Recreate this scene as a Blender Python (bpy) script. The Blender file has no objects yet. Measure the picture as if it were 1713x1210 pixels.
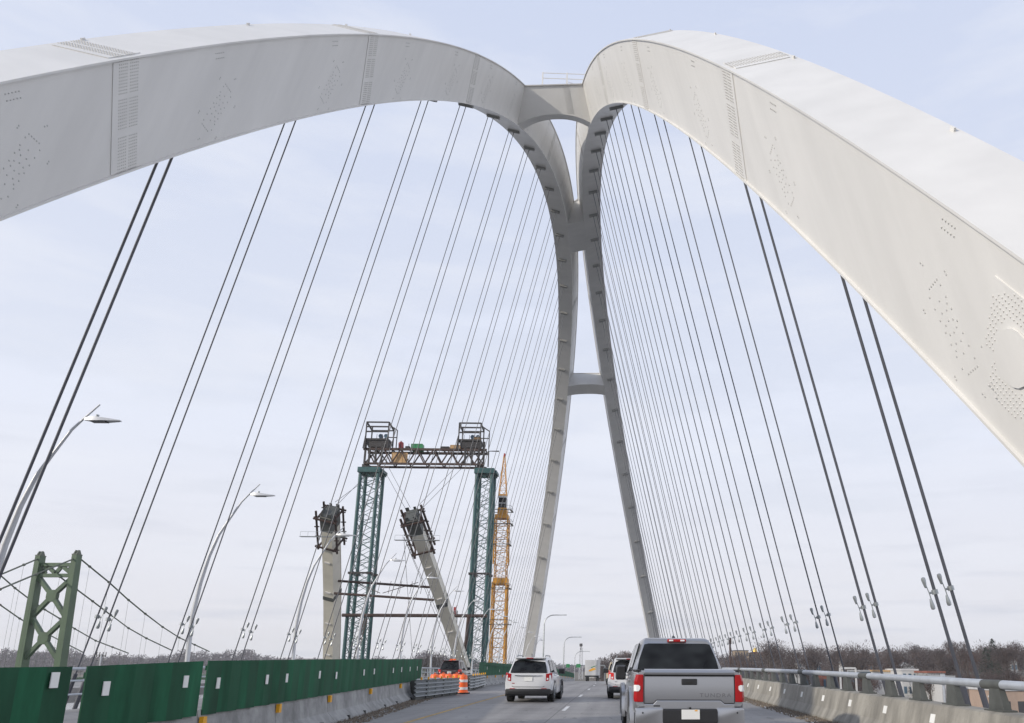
import bpy, bmesh, math, random
import numpy as np
from mathutils import Vector, Matrix
random.seed(7); rng = np.random.default_rng(7)
C = bpy.context.scene.collection
sc = bpy.context.scene
R = math.radians

# ------------------------------------------------------------------ camera
CAM = np.array([5.764, -90.842, 1.5])
CR = np.array([0.99969, -0.02448, 0.00379]); CU = np.array([-0.0097, -0.24576, 0.96928]); CF = np.array([0.0228, 0.96902, 0.24592])
FPX, PX, PY = 1340.08, 1068.76, 773.4          # focal length and principal point, in pixels of the 1713 px photograph
cd = bpy.data.cameras.new('camera'); cam = bpy.data.objects.new('camera', cd); C.objects.link(cam)
m3 = Matrix((CR, CU, -CF)).transposed()
cam.matrix_world = Matrix.Translation(Vector(CAM)) @ m3.to_4x4()
cd.sensor_width = 36; cd.lens = FPX / 1713 * 36
cd.shift_x = -(PX - 856.5) / 1713; cd.shift_y = (PY - 605) / 1713
cd.clip_start = 0.5; cd.clip_end = 20000
sc.camera = cam

# ------------------------------------------------------------------ light
SUN = Vector((-0.80, -0.49, 0.35)).normalized()
w = bpy.data.worlds.new('World'); sc.world = w; w.use_nodes = True
nt = w.node_tree; N = nt.nodes; Lk = nt.links
for n in list(N): N.remove(n)
out = N.new('ShaderNodeOutputWorld'); bg = N.new('ShaderNodeBackground'); sky = N.new('ShaderNodeTexSky')
sky.sky_type = 'NISHITA'; sky.sun_disc = False
sky.sun_elevation = math.asin(SUN.z); sky.sun_rotation = math.atan2(SUN.x, SUN.y)
sky.air_density = 1.0; sky.dust_density = 1.5; sky.ozone_density = 1.5
tc = N.new('ShaderNodeTexCoord'); sep = N.new('ShaderNodeSeparateXYZ'); Lk.new(tc.outputs['Generated'], sep.inputs[0])
def mathn(op, a, b=None, clamp=False):
    n = N.new('ShaderNodeMath'); n.operation = op; n.use_clamp = clamp
    for i, v in enumerate((a, b)):
        if v is None: continue
        if isinstance(v, (int, float)): n.inputs[i].default_value = v
        else: Lk.new(v, n.inputs[i])
    return n.outputs[0]
# thin high veil of cloud, thicker towards the horizon, with a few grey wisps low down
mp = N.new('ShaderNodeMapping'); mp.inputs['Scale'].default_value = (2.2, 2.2, 9.0); Lk.new(tc.outputs['Generated'], mp.inputs[0])
nz = N.new('ShaderNodeTexNoise'); nz.inputs['Scale'].default_value = 1.6; nz.inputs['Detail'].default_value = 5; nz.inputs['Roughness'].default_value = .5
Lk.new(mp.outputs[0], nz.inputs[0])
zz = mathn('MAXIMUM', sep.outputs['Z'], 0.0)
hor = mathn('POWER', mathn('SUBTRACT', 1.0, zz, True), 1.9)
veil = mathn('ADD', mathn('MULTIPLY', hor, .62), mathn('MULTIPLY', mathn('SUBTRACT', nz.outputs[0], .30), .65))
veil = mathn('MINIMUM', mathn('MAXIMUM', mathn('ADD', veil, .5), 0.93), 1.0)
mul = N.new('ShaderNodeVectorMath'); mul.operation = 'SCALE'; Lk.new(sky.outputs[0], mul.inputs[0]); mul.inputs['Scale'].default_value = .085
mx = N.new('ShaderNodeMix'); mx.data_type = 'RGBA'; Lk.new(veil, mx.inputs[0]); Lk.new(mul.outputs[0], mx.inputs[6]); 
vr = N.new('ShaderNodeValToRGB'); Lk.new(zz, vr.inputs[0])
vr.color_ramp.elements[0].position = 0.0; vr.color_ramp.elements[0].color = (.765, .76, .80, 1)
vr.color_ramp.elements[1].position = .75; vr.color_ramp.elements[1].color = (.61, .68, .865, 1)
ez_ = vr.color_ramp.elements.new(.97); ez_.color = (.34, .43, .64, 1)
e_ = vr.color_ramp.elements.new(.26); e_.color = (.75, .79, .90, 1)
Lk.new(vr.outputs[0], mx.inputs[7])
mp2 = N.new('ShaderNodeMapping'); mp2.inputs['Scale'].default_value = (4.5, 4.5, 42.0); mp2.inputs['Location'].default_value = (1.3, .4, .7); Lk.new(tc.outputs['Generated'], mp2.inputs[0])
nz2 = N.new('ShaderNodeTexNoise'); nz2.inputs['Scale'].default_value = 1.5; nz2.inputs['Detail'].default_value = 3; Lk.new(mp2.outputs[0], nz2.inputs[0])
wl = mathn('MULTIPLY', mathn('MULTIPLY', mathn('SUBTRACT', nz2.outputs[0], .525, True), 3.2, True), mathn('SUBTRACT', 1.0, mathn('MULTIPLY', zz, 3.2), True), True)
mp3 = N.new('ShaderNodeMapping'); mp3.inputs['Scale'].default_value = (1.6, 1.6, 7.5); mp3.inputs['Rotation'].default_value = (0, R(12), 0); Lk.new(tc.outputs['Generated'], mp3.inputs[0])
nz3 = N.new('ShaderNodeTexNoise'); nz3.inputs['Scale'].default_value = 2.3; nz3.inputs['Detail'].default_value = 7; nz3.inputs['Roughness'].default_value = .58; Lk.new(mp3.outputs[0], nz3.inputs[0])
ci = mathn('MULTIPLY', mathn('SUBTRACT', nz3.outputs[0], .46, True), 3.0, True)
mx3 = N.new('ShaderNodeMix'); mx3.data_type = 'RGBA'; Lk.new(mathn('MULTIPLY', ci, .75), mx3.inputs[0]); Lk.new(mx.outputs[2], mx3.inputs[6]); mx3.inputs[7].default_value = (.80, .825, .90, 1)
mx2 = N.new('ShaderNodeMix'); mx2.data_type = 'RGBA'; Lk.new(mathn('MULTIPLY', wl, .85), mx2.inputs[0]); Lk.new(mx3.outputs[2], mx2.inputs[6]); mx2.inputs[7].default_value = (.60, .63, .72, 1)
# sky brightened beyond the right frame edge, added to light the left rib
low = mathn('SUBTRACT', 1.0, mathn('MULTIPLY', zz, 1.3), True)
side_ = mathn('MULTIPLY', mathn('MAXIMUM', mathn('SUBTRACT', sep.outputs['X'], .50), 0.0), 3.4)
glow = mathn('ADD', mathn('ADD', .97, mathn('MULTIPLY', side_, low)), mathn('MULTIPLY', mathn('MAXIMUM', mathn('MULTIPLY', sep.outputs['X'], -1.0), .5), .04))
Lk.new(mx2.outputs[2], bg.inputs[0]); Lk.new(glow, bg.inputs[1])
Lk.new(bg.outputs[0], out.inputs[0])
sd = bpy.data.lights.new('sun', 'SUN'); sd.energy = 3.0; sd.angle = R(1.2); sd.color = (1, .93, .82)
so = bpy.data.objects.new('sun', sd); C.objects.link(so); so.rotation_euler = SUN.to_track_quat('Z', 'Y').to_euler(); so.location = (-60, -60, 80)
sc.view_settings.view_transform = 'Standard'; sc.view_settings.look = 'None'; sc.view_settings.exposure = 0.12; sc.view_settings.gamma = 1

# ------------------------------------------------------------------ pixel helpers (photo pixel -> point on a real plane)
def ray(x, y):
    d = CF * FPX + CR * (x - PX) - CU * (y - PY); return d / np.linalg.norm(d)
def atY(x, y, Y): d = ray(x, y); return CAM + d * (Y - CAM[1]) / d[1]
def atX(x, y, X): d = ray(x, y); return CAM + d * (X - CAM[0]) / d[0]
def gz(y):                                       # road profile: crest curve, then a steady fall
    d = y - CAM[1]
    if d > 200: return -1.3e-4 * 155 ** 2 - (d - 200) * .0403
    return -1.3e-4 * (d - 45) ** 2
def sm(a, b, t): t = min(1, max(0, (t - a) / (b - a))); return t * t * (3 - 2 * t)
def bend(y): return -2.3 * sm(60, 150, y - CAM[1])

# ------------------------------------------------------------------ mesh helpers
class MB:
    def __init__(s): s.v = []; s.f = []; s.mi = []; s.cur = 0
    def add(s, vs, fs):
        o = len(s.v); s.v += [tuple(map(float, v)) for v in vs]
        for f in fs: s.f.append(tuple(i + o for i in f)); s.mi.append(s.cur)
        return s
    def box(s, a, b):
        x0, y0, z0 = a; x1, y1, z1 = b
        return s.hexa([(x0, y0, z0), (x1, y0, z0), (x1, y1, z0), (x0, y1, z0), (x0, y0, z1), (x1, y0, z1), (x1, y1, z1), (x0, y1, z1)])
    def hexa(s, v): return s.add(v, [(3, 2, 1, 0), (4, 5, 6, 7), (0, 1, 5, 4), (1, 2, 6, 5), (2, 3, 7, 6), (3, 0, 4, 7)])
    def beam(s, a, b, w, h=None, up=(0, 0, 1)):       # rectangular bar from a to b
        h = h or w; a = Vector(a); b = Vector(b); d = (b - a).normalized(); u = Vector(up)
        if abs(d.dot(u)) > .98: u = Vector((0, 1, 0))
        x = d.cross(u).normalized() * w / 2; y = x.cross(d).normalized() * h / 2
        return s.hexa([a - x - y, a + x - y, b + x - y, b - x - y, a - x + y, a + x + y, b + x + y, b - x + y])
    def tube(s, pts, rad, n=8, cap=True):
        pts = [Vector(p) for p in pts]; k = len(pts)
        rad = rad if isinstance(rad, (list, tuple)) else [rad] * k
        vs = []; ref = Vector((0, 1, 0))
        for i, p in enumerate(pts):
            d = (pts[min(i + 1, k - 1)] - pts[max(i - 1, 0)]).normalized()
            u = ref if abs(d.dot(ref)) < .95 else Vector((1, 0, 0))
            x = d.cross(u).normalized(); y = d.cross(x)
            for j in range(n):
                t = 2 * math.pi * j / n; vs.append(p + (x * math.cos(t) + y * math.sin(t)) * rad[i])
        fs = [(i * n + j, i * n + (j + 1) % n, (i + 1) * n + (j + 1) % n, (i + 1) * n + j) for i in range(k - 1) for j in range(n)]
        if cap: fs += [tuple(range(n))[::-1], tuple((k - 1) * n + j for j in range(n))]
        return s.add(vs, fs)
    def loft(s, rings, cap=True, closed=True):
        n = len(rings[0]); k = len(rings); vs = [p for r in rings for p in r]
        m = n if closed else n - 1
        fs = [(i * n + j, i * n + (j + 1) % n, (i + 1) * n + (j + 1) % n, (i + 1) * n + j) for i in range(k - 1) for j in range(m)]
        if cap: fs += [tuple(range(n))[::-1], tuple((k - 1) * n + j for j in range(n))]
        return s.add(vs, fs)
    def prism(s, poly, ax, a, b):                      # polygon (2d) extruded along axis 'x','y' or 'z'
        def P(p, t): return {'x': (t, p[0], p[1]), 'y': (p[0], t, p[1]), 'z': (p[0], p[1], t)}[ax]
        return s.loft([[P(p, a) for p in poly], [P(p, b) for p in poly]])
    def build(s, name, mat, parent=None, smooth=False, bevel=0, loc=None, fix=True):
        me = bpy.data.meshes.new(name); me.from_pydata(s.v, [], s.f)
        for m in (mat if isinstance(mat, (list, tuple)) else [mat]): me.materials.append(m)
        for p, i in zip(me.polygons, s.mi): p.material_index = i
        if fix:
            bm = bmesh.new(); bm.from_mesh(me); bmesh.ops.recalc_face_normals(bm, faces=bm.faces); bm.to_mesh(me); bm.free()
        if smooth:
            for p in me.polygons: p.use_smooth = True
            try: me.set_sharp_from_angle(angle=R(38))
            except Exception: pass
        o = bpy.data.objects.new(name, me); C.objects.link(o)
        if parent: o.parent = parent
        if loc is not None: o.location = loc
        if bevel:
            b = o.modifiers.new('bevel', 'BEVEL'); b.width = bevel; b.segments = 2; b.limit_method = 'ANGLE'; b.angle_limit = R(35)
        return o
def tag(o, label=None, cat=None, group=None, kind=None):
    if label: o['label'] = label
    if cat: o['category'] = cat
    if group: o['group'] = group
    if kind: o['kind'] = kind
    return o
def thing(name, label, cat, loc=(0, 0, 0), rz=0, group=None):
    o = bpy.data.objects.new(name, None); C.objects.link(o); o.location = loc; o.rotation_euler = (0, 0, rz)
    o.empty_display_size = .3
    return tag(o, label, cat, group)
def copy_tree(o, parent=None):
    c = o.copy(); C.objects.link(c)
    if parent: c.parent = parent
    for ch in o.children: copy_tree(ch, c)
    return c

# ------------------------------------------------------------------ materials
def mat(name, col, rough=.6, metal=0, var=0, scale=1.5, stretch=(1, 1, 1), spec=.5, bump=0, bscale=20, col2=None, detail=5, emit=None, coord='Object', coat=0):
    m = bpy.data.materials.new(name); m.use_nodes = True; t = m.node_tree; b = t.nodes['Principled BSDF']
    b.inputs['Base Color'].default_value = (*col, 1); b.inputs['Roughness'].default_value = rough; b.inputs['Metallic'].default_value = metal
    b.inputs['Specular IOR Level'].default_value = spec; b.inputs['Coat Weight'].default_value = coat; b.inputs['Coat Roughness'].default_value = .08
    if emit: b.inputs['Emission Color'].default_value = (*emit[0], 1); b.inputs['Emission Strength'].default_value = emit[1]
    tc = t.nodes.new('ShaderNodeTexCoord')
    if var or col2:
        mp = t.nodes.new('ShaderNodeMapping'); mp.inputs['Scale'].default_value = stretch; t.links.new(tc.outputs[coord], mp.inputs[0])
        n = t.nodes.new('ShaderNodeTexNoise'); n.inputs['Scale'].default_value = scale; n.inputs['Detail'].default_value = detail; n.inputs['Roughness'].default_value = .62
        t.links.new(mp.outputs[0], n.inputs[0])
        r = t.nodes.new('ShaderNodeValToRGB'); t.links.new(n.outputs[0], r.inputs[0])
        c2 = col2 or tuple(c * (1 - var) for c in col); c1 = col if col2 else tuple(min(1, c * (1 + var * .5)) for c in col)
        r.color_ramp.elements[0].position = .32; r.color_ramp.elements[0].color = (*c2, 1)
        r.color_ramp.elements[1].position = .68; r.color_ramp.elements[1].color = (*c1, 1)
        t.links.new(r.outputs[0], b.inputs['Base Color'])
    if bump:
        n2 = t.nodes.new('ShaderNodeTexNoise'); n2.inputs['Scale'].default_value = bscale; n2.inputs['Detail'].default_value = 4
        t.links.new(tc.outputs[coord], n2.inputs[0])
        bp = t.nodes.new('ShaderNodeBump'); bp.inputs['Strength'].default_value = bump; bp.inputs['Distance'].default_value = .05
        t.links.new(n2.outputs[0], bp.inputs['Height']); t.links.new(bp.outputs[0], b.inputs['Normal'])
    return m
M = {}
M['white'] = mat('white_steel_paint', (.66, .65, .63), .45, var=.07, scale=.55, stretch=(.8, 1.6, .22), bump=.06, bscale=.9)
M['bolt'] = mat('bolt_paint', (.56, .55, .53), .5)
M['boltdark'] = mat('bolt_dark', (.46, .46, .45), .5)
M['stub'] = mat('stub_steel_paint', (.60, .57, .49), .5, var=.12, scale=.3)
M['cable'] = mat('cable_sheath', (.06, .064, .08), .45, var=.2, scale=2)
M['galv'] = mat('galvanised_steel', (.30, .32, .33), .38, .55, var=.2, scale=3)
M['rail'] = mat('rail_steel', (.43, .46, .50), .35, .35, var=.15, scale=2.5)
M['post'] = mat('post_steel', (.085, .09, .085), .65, .1, var=.25, scale=3)
M['anch'] = mat('anchor_steel', (.31, .31, .30), .55)
M['conc'] = mat('concrete', (.27, .255, .225), .85, var=.42, scale=1.1, stretch=(1, 1.6, .5), bump=.25, bscale=14)
M['conc2'] = mat('precast_concrete', (.30, .30, .295), .85, var=.40, scale=1.6, bump=.25, bscale=14)
M['deckc'] = mat('deck_concrete_edge', (.34, .33, .31), .85, var=.2)
M['green'] = mat('green_hoarding_paint', (.011, .078, .038), .65, var=.45, scale=1.3, stretch=(1, 1, .25), spec=.25)
M['green2'] = mat('green_hoarding_board', (.014, .098, .048), .7, var=.45, scale=2.1, stretch=(1, 1, .25), spec=.2)
M['teal'] = mat('teal_tower_paint', (.020, .080, .082), .5, var=.3, scale=.6)
M['rust'] = mat('rusty_brown_steel', (.050, .026, .020), .7, var=.4, scale=.5)
M['darks'] = mat('dark_steel', (.024, .021, .022), .6, var=.3, scale=1)
M['yellow'] = mat('crane_yellow_paint', (.62, .29, .03), .5, var=.25, scale=.5)
M['susp'] = mat('old_green_bridge_paint', (.052, .098, .046), .55, var=.2, scale=.15)
M['suspd'] = mat('old_cable', (.075, .09, .065), .6)
M['lamp'] = mat('white_lamp_paint', (.50, .51, .53), .35, .1)
M['paper'] = mat('white_notice', (.72, .72, .70), .7, var=.05)
M['ambr'] = mat('amber_reflector', (.78, .38, .02), .4)
M['orange'] = mat('orange_plastic', (.85, .13, .02), .45)
M['rubber'] = mat('black_rubber', (.02, .02, .02), .8)
M['black'] = mat('black_plastic', (.018, .018, .02), .45)
M['glass'] = mat('dark_glass', (.022, .025, .027), .06, spec=.22, col2=(.004, .004, .005), scale=2.2, stretch=(1, 1, 1.6), detail=1)
M['silver'] = mat('silver_car_paint', (.40, .405, .42), .30, .85, coat=.4)
M['wpaint'] = mat('white_car_paint', (.58, .59, .61), .3, coat=.6)
M['dkpaint'] = mat('dark_red_car_paint', (.05, .02, .022), .3, coat=.6)
M['tan'] = mat('tan_car_paint', (.45, .38, .28), .35, coat=.4)
M['chrome'] = mat('chrome', (.62, .63, .65), .16, 1)
M['red'] = mat('red_lens', (.33, .006, .008), .3, coat=.1, spec=.3)
M['redlit'] = mat('lit_red_lens', (.35, .012, .010), .2, emit=((1, .05, .03), .25))
M['wlens'] = mat('white_lens', (.75, .75, .75), .15)
M['emboss'] = mat('embossed_letter_edge', (.20, .20, .21), .4, .4)
M['yline'] = mat('yellow_road_paint', (.42, .27, .08), .7, var=.55, scale=4)
M['wline'] = mat('white_road_paint', (.62, .62, .62), .7, var=.3, scale=4)
M['ply'] = mat('plywood', (.52, .33, .16), .7, var=.2, scale=1)
M['contg'] = mat('green_bin', (.02, .20, .07), .5)
M['redt'] = mat('red_tank', (.30, .03, .03), .5)
M['debris'] = mat('debris', (.16, .13, .10), .95, var=.5, scale=9)
M['sandt'] = mat('tan_brick', (.30, .23, .16), .8, var=.15)
M['brickr'] = mat('red_brick', (.25, .09, .06), .8, var=.2)
M['wwall'] = mat('white_siding', (.52, .52, .52), .6, var=.1)
M['gwall'] = mat('grey_wall', (.30, .31, .32), .7)
M['pink'] = mat('pinkish_block_wall', (.38, .28, .22), .8, var=.1)
M['roofd'] = mat('dark_roof', (.05, .05, .055), .7)
M['bluew'] = mat('blue_grey_window', (.07, .12, .17), .2)
M['gold'] = mat('gold_dome', (.75, .52, .12), .35, .5)
M['bark'] = mat('bark', (.075, .06, .055), .9, var=.3)
def woodmat(name, a, b):
    m = mat(name, a, .9, col2=b, scale=.16, detail=6)
    return m
M['twigs'] = woodmat('bare_twigs', (.105, .074, .064), (.050, .041, .045))
M['twigs2'] = woodmat('reddish_twigs', (.155, .085, .060), (.075, .050, .048))
M['ever'] = woodmat('evergreen_needles', (.030, .045, .030), (.014, .022, .018))
M['farwood'] = woodmat('far_wood', (.105, .085, .10), (.06, .053, .066))

# road deck material: concrete with wheel tracks, tining and seams
def roadmat():
    m = bpy.data.materials.new('road_concrete'); m.use_nodes = True; t = m.node_tree; b = t.nodes['Principled BSDF']
    tc = t.nodes.new('ShaderNodeTexCoord'); L = t.links.new
    def noise(sc_, stretch, det=5):
        mp = t.nodes.new('ShaderNodeMapping'); mp.inputs['Scale'].default_value = stretch; L(tc.outputs['Object'], mp.inputs[0])
        n = t.nodes.new('ShaderNodeTexNoise'); n.inputs['Scale'].default_value = sc_; n.inputs['Detail'].default_value = det; L(mp.outputs[0], n.inputs[0]); return n.outputs[0]
    def mm(op, a, b_):
        n = t.nodes.new('ShaderNodeMath'); n.operation = op
        for i, v in enumerate((a, b_)):
            if isinstance(v, (int, float)): n.inputs[i].default_value = v
            else: L(v, n.inputs[i])
        return n.outputs[0]
    tracks = noise(1.0, (1.25, .02, 1), 3); fine = noise(9, (1, 1, 1)); blot = noise(.35, (1, .45, 1)); cross = noise(1.0, (.15, 1.2, 1), 2)
    v = mm('ADD', mm('MULTIPLY', tracks, .26), mm('ADD', mm('MULTIPLY', fine, .12), mm('ADD', mm('MULTIPLY', blot, .22), mm('MULTIPLY', cross, .14))))
    r = t.nodes.new('ShaderNodeValToRGB'); L(v, r.inputs[0])
    r.color_ramp.elements[0].position = .27; r.color_ramp.elements[0].color = (.135, .130, .128, 1)
    r.color_ramp.elements[1].position = .49; r.color_ramp.elements[1].color = (.315, .302, .293, 1)
    sp = t.nodes.new('ShaderNodeSeparateXYZ'); L(tc.outputs['Object'], sp.inputs[0])
    jm = mm('LESS_THAN', mm('MODULO', mm('ADD', sp.outputs['Y'], 600.0), 6.1), .05)
    lj = mm('LESS_THAN', mm('ABSOLUTE', mm('SUBTRACT', sp.outputs['X'], 3.72), 0.0), .02)
    oil = mm('MULTIPLY', mm('GREATER_THAN', noise(2.3, (1.4, .25, 1), 6), .66), .28)
    dk = mm('SUBTRACT', 1.0, mm('MAXIMUM', mm('MULTIPLY', mm('MAXIMUM', jm, lj), .5), oil))
    hv = t.nodes.new('ShaderNodeVectorMath'); hv.operation = 'SCALE'; L(r.outputs[0], hv.inputs[0]); L(dk, hv.inputs['Scale'])
    L(hv.outputs[0], b.inputs['Base Color']); b.inputs['Roughness'].default_value = .62
    bp = t.nodes.new('ShaderNodeBump'); bp.inputs['Strength'].default_value = .3; bp.inputs['Distance'].default_value = .02; L(fine, bp.inputs['Height']); L(bp.outputs[0], b.inputs['Normal'])
    return m
M['road'] = roadmat()

# ------------------------------------------------------------------ setting: deck, water, land
def strip(name, x0, x1, ya, yb, mt, dz=0, step=3.0, follow=False, kind='structure', parent=None, thick=0):
    mb = MB(); n = max(2, int((yb - ya) / step) + 1); ys = np.linspace(ya, yb, n); rings = []
    for y in ys:
        o = bend(y) if follow else 0; z = gz(y) + dz
        xa = x0(y) if callable(x0) else x0; xb = x1(y) if callable(x1) else x1
        if thick: rings.append([(xa + o, y, z), (xb + o, y, z), (xb + o, y, z - thick), (xa + o, y, z - thick)])
        else: rings.append([(xa + o, y, z), (xb + o, y, z)])
    mb.loft(rings, cap=bool(thick), closed=bool(thick))
    o = mb.build(name, mt, parent)
    if kind: tag(o, kind=kind)
    return o
strip('road', -13.0, 12.75, -110, 560, M['road'], thick=.9)
strip('neighbouring_road', -54, -28.5, -110, 560, M['road'], thick=.9)
def land(x, d):                                    # terrain height
    shore = 190 + 900 * sm(40, 330, -x)
    t = d - shore
    if t < 0: return -17 - 3 * min(1, -t / 15)
    h = -14 + 9 * sm(60, 330, t) + 9 * sm(300, 700, t) + 14 * sm(500, 1600, t)
    h = -14 + (h + 14) * (1 - .85 * math.exp(-((x / d + .06) / .09) ** 2))
    return h + 1.5 * math.sin(x * .021 + d * .013) * sm(60, 200, t)
mb = MB(); xs = np.concatenate([np.linspace(-6000, -900, 12), np.linspace(-800, 800, 81), np.linspace(900, 6000, 12)])
ds = np.concatenate([np.linspace(120, 1300, 95), np.linspace(1400, 9000, 20)])
vs = [(x + CAM[0], CAM[1] + d, land(x, d)) for d in ds for x in xs]; nx = len(xs)
mb.add(vs, [(i * nx + j, i * nx + j + 1, (i + 1) * nx + j + 1, (i + 1) * nx + j) for i in range(len(ds) - 1) for j in range(nx - 1)])
tag(mb.build('ground', mat('winter_ground', (.135, .115, .085), .95, col2=(.075, .066, .055), scale=.05), smooth=True), kind='structure')
mb = MB(); mb.add([(-9000, -4000, -18), (9000, -4000, -18), (9000, 9000, -18), (-9000, 9000, -18)], [(0, 1, 2, 3)])
tag(mb.build('river', mat('river_water', (.06, .07, .075), .12, bump=.3, bscale=.6)), kind='structure')

# road markings
tag_l = []
o = strip('lane_line', lambda y: -.16, lambda y: -.02, -100, 120, M['yline'], dz=.004, follow=True)
for k in range(14):
    y = CAM[1] + 17.3 + 11.75 * k
    strip('lane_dash', 3.80, 3.93, y, y + 2.9, M['wline'], dz=.004, step=1, follow=True)
strip('lane_line', 11.28, 11.40, -100, 120, M['wline'], dz=.004)
# debris swept against the parapets
def debris(name, x0, x1, ya, yb, n, seed):
    rg = random.Random(seed); mb = MB()
    for _ in range(n):
        y = rg.uniform(ya, yb); t = rg.random() ** 1.8; X0 = x0(y) if callable(x0) else x0
        x = X0 + (x1 - 0) * t; s = rg.uniform(.015, .05); z = gz(y) + .003
        a = rg.uniform(0, 6.28); pts = [(x + s * math.cos(a + q) * rg.uniform(.6, 1.4), y + 1.6 * s * math.sin(a + q) * rg.uniform(.6, 1.4), z) for q in (0, 1.6, 3.1, 4.7)]
        mb.add(pts + [(x, y, z + s * rg.uniform(.6, 1.3))], [(0, 1, 4), (1, 2, 4), (2, 3, 4), (3, 0, 4)])
    return tag(mb.build(name, M['debris']), 'brown grit and leaves lying along the foot of the barrier', 'debris', kind='stuff')
PXs = ([8, 14, 20, 28, 38, 41], [-7.18, -7.28, -7.77, -8.56, -9.55, -9.85])
def bx(y): return CAM[0] + float(np.interp(y - CAM[1], *PXs))          # left barrier line, world x
debris('roadside_debris', 11.92, -.75, -84, -20, 7000, 3)
debris('roadside_debris', lambda y: bx(y) + .35, .8, -84, -48, 3500, 4)

# ------------------------------------------------------------------ arch bridge
AL = [53.482261955711955, 0.23268190720204374, 1.0200611515230582, 0.008045303426437085, -3.9629544466746446e-08, 3.2096279680965587, 0.21742905988112415, 1.942520617496601, -0.00020628951903526864, 0.005703273913532366, 0.032461885868320085, 0.20739969985365775, -5.949846051996994e-08, -2.8180855035765078e-06, 3.0586749832786372e-12]
AR = [54.01417232264139, 0.22459682597593555, 1.0284132845568512, 0.008285837110667464, -5.708936162943672e-08, 3.1113802216462596, 0.4590751415510552, 1.981701015454425, 0.00013222541195805797, 0.036826638300788764, 0.005528751330546191, 0.05505414457733787, 8.313565947835579e-08, -1.7382993042643266e-06, 6.7375383114714504e-12]
def rib(side, y, v, u, out=0.0):
    """point on a rib box at station y; v 0..1 from underside to top, u 0..1 from inner to outer web; 'out' pushes away from the box centre"""
    H, tilt, c, a, b, D0, D2, B, k2, rot, B2, D1, k3, b3, b6 = AL if side < 0 else AR
    g = a * y ** 2 + b * y ** 4 + b3 * y ** 3 + b6 * y ** 6; du = -(2 * a * y + 4 * b * y ** 3 + 3 * b3 * y ** 2 + 6 * b6 * y ** 5)
    n = math.sqrt(1 + du * du); ny = -du / n; nu = 1 / n; tl = tilt + rot
    x = c + g * math.sin(tilt) + k2 * g * g + k3 * g ** 3; z = H - g * math.cos(tilt)
    D = (D0 + D2 * (y / 100) ** 2 + D1 * y / 100) * v; Bw = (B + B2 * (y / 100) ** 2) * u
    x += Bw * math.cos(tl) - nu * D * math.sin(tl); z += Bw * math.sin(tl) + nu * D * math.cos(tl)
    return Vector((side * x, y + ny * D, z))
def frame(side, y):
    """local axes of the box: along, up(depth), outward (lateral)"""
    t = (rib(side, y + .05, 0, 0) - rib(side, y - .05, 0, 0)).normalized()
    up = (rib(side, y, 1, 0) - rib(side, y, 0, 0)).normalized(); la = (rib(side, y, 0, 1) - rib(side, y, 0, 0)).normalized()
    return t, up, la
def rib_mesh(side, y0, y1, n, dx=0):
    mb = MB(); rings = []
    for y in np.linspace(y0, y1, n):
        t, up, la = frame(side, y); P = lambda v, u: rib(side, y, v, u)
        ft, oh = .06, .07
        a, b, c, d = P(0, 0), P(0, 1), P(1, 1), P(1, 0)
        rings.append([q + Vector((dx, 0, 0)) for q in (a - la * oh, b + la * oh, b + la * oh + up * ft, b + up * ft, c - up * ft, c - up * ft + la * oh, c + la * oh, d - la * oh, d - la * oh - up * ft, d - up * ft, a + up * ft, a + up * ft - la * oh)])
    mb.loft(rings)
    return mb
def stations_face(side, y, v, face):
    t, up, la = frame(side, y); p = rib(side, y, v, {'in': 0, 'out': 1}.get(face, .5))
    if face == 'in': nrm = -la
    elif face == 'out': nrm = la
    elif face == 'top': p = rib(side, y, 1, .5); nrm = up
    else: p = rib(side, y, 0, .5); nrm = -up
    return p, t, up, la, nrm
def stud(mb, p, a, b, nrm, s, h):                    # low square bolt head
    q = [p + a * s * i + b * s * j for i, j in ((-1, -1), (1, -1), (1, 1), (-1, 1))]
    q2 = [p + a * s * i * .7 + b * s * j * .7 + nrm * h for i, j in ((-1, -1), (1, -1), (1, 1), (-1, 1))]
    mb.add(q + q2, [(4, 5, 6, 7), (0, 1, 5, 4), (1, 2, 6, 5), (2, 3, 7, 6), (3, 0, 4, 7)])
def onweb(side, q, y, v, push=0.0):
    for _ in range(3):
        p = rib(side, y, v, 0); t, up, la = frame(side, y); d = q - p
        y += d.dot(t) * t.y; v += d.dot(up) / (rib(side, y, 1, 0) - rib(side, y, 0, 0)).length
    t, up, la = frame(side, y); return rib(side, y, v, 0) - la * push
DEP = lambda side, y: (rib(side, y, 1, 0) - rib(side, y, 0, 0)).length
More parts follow.
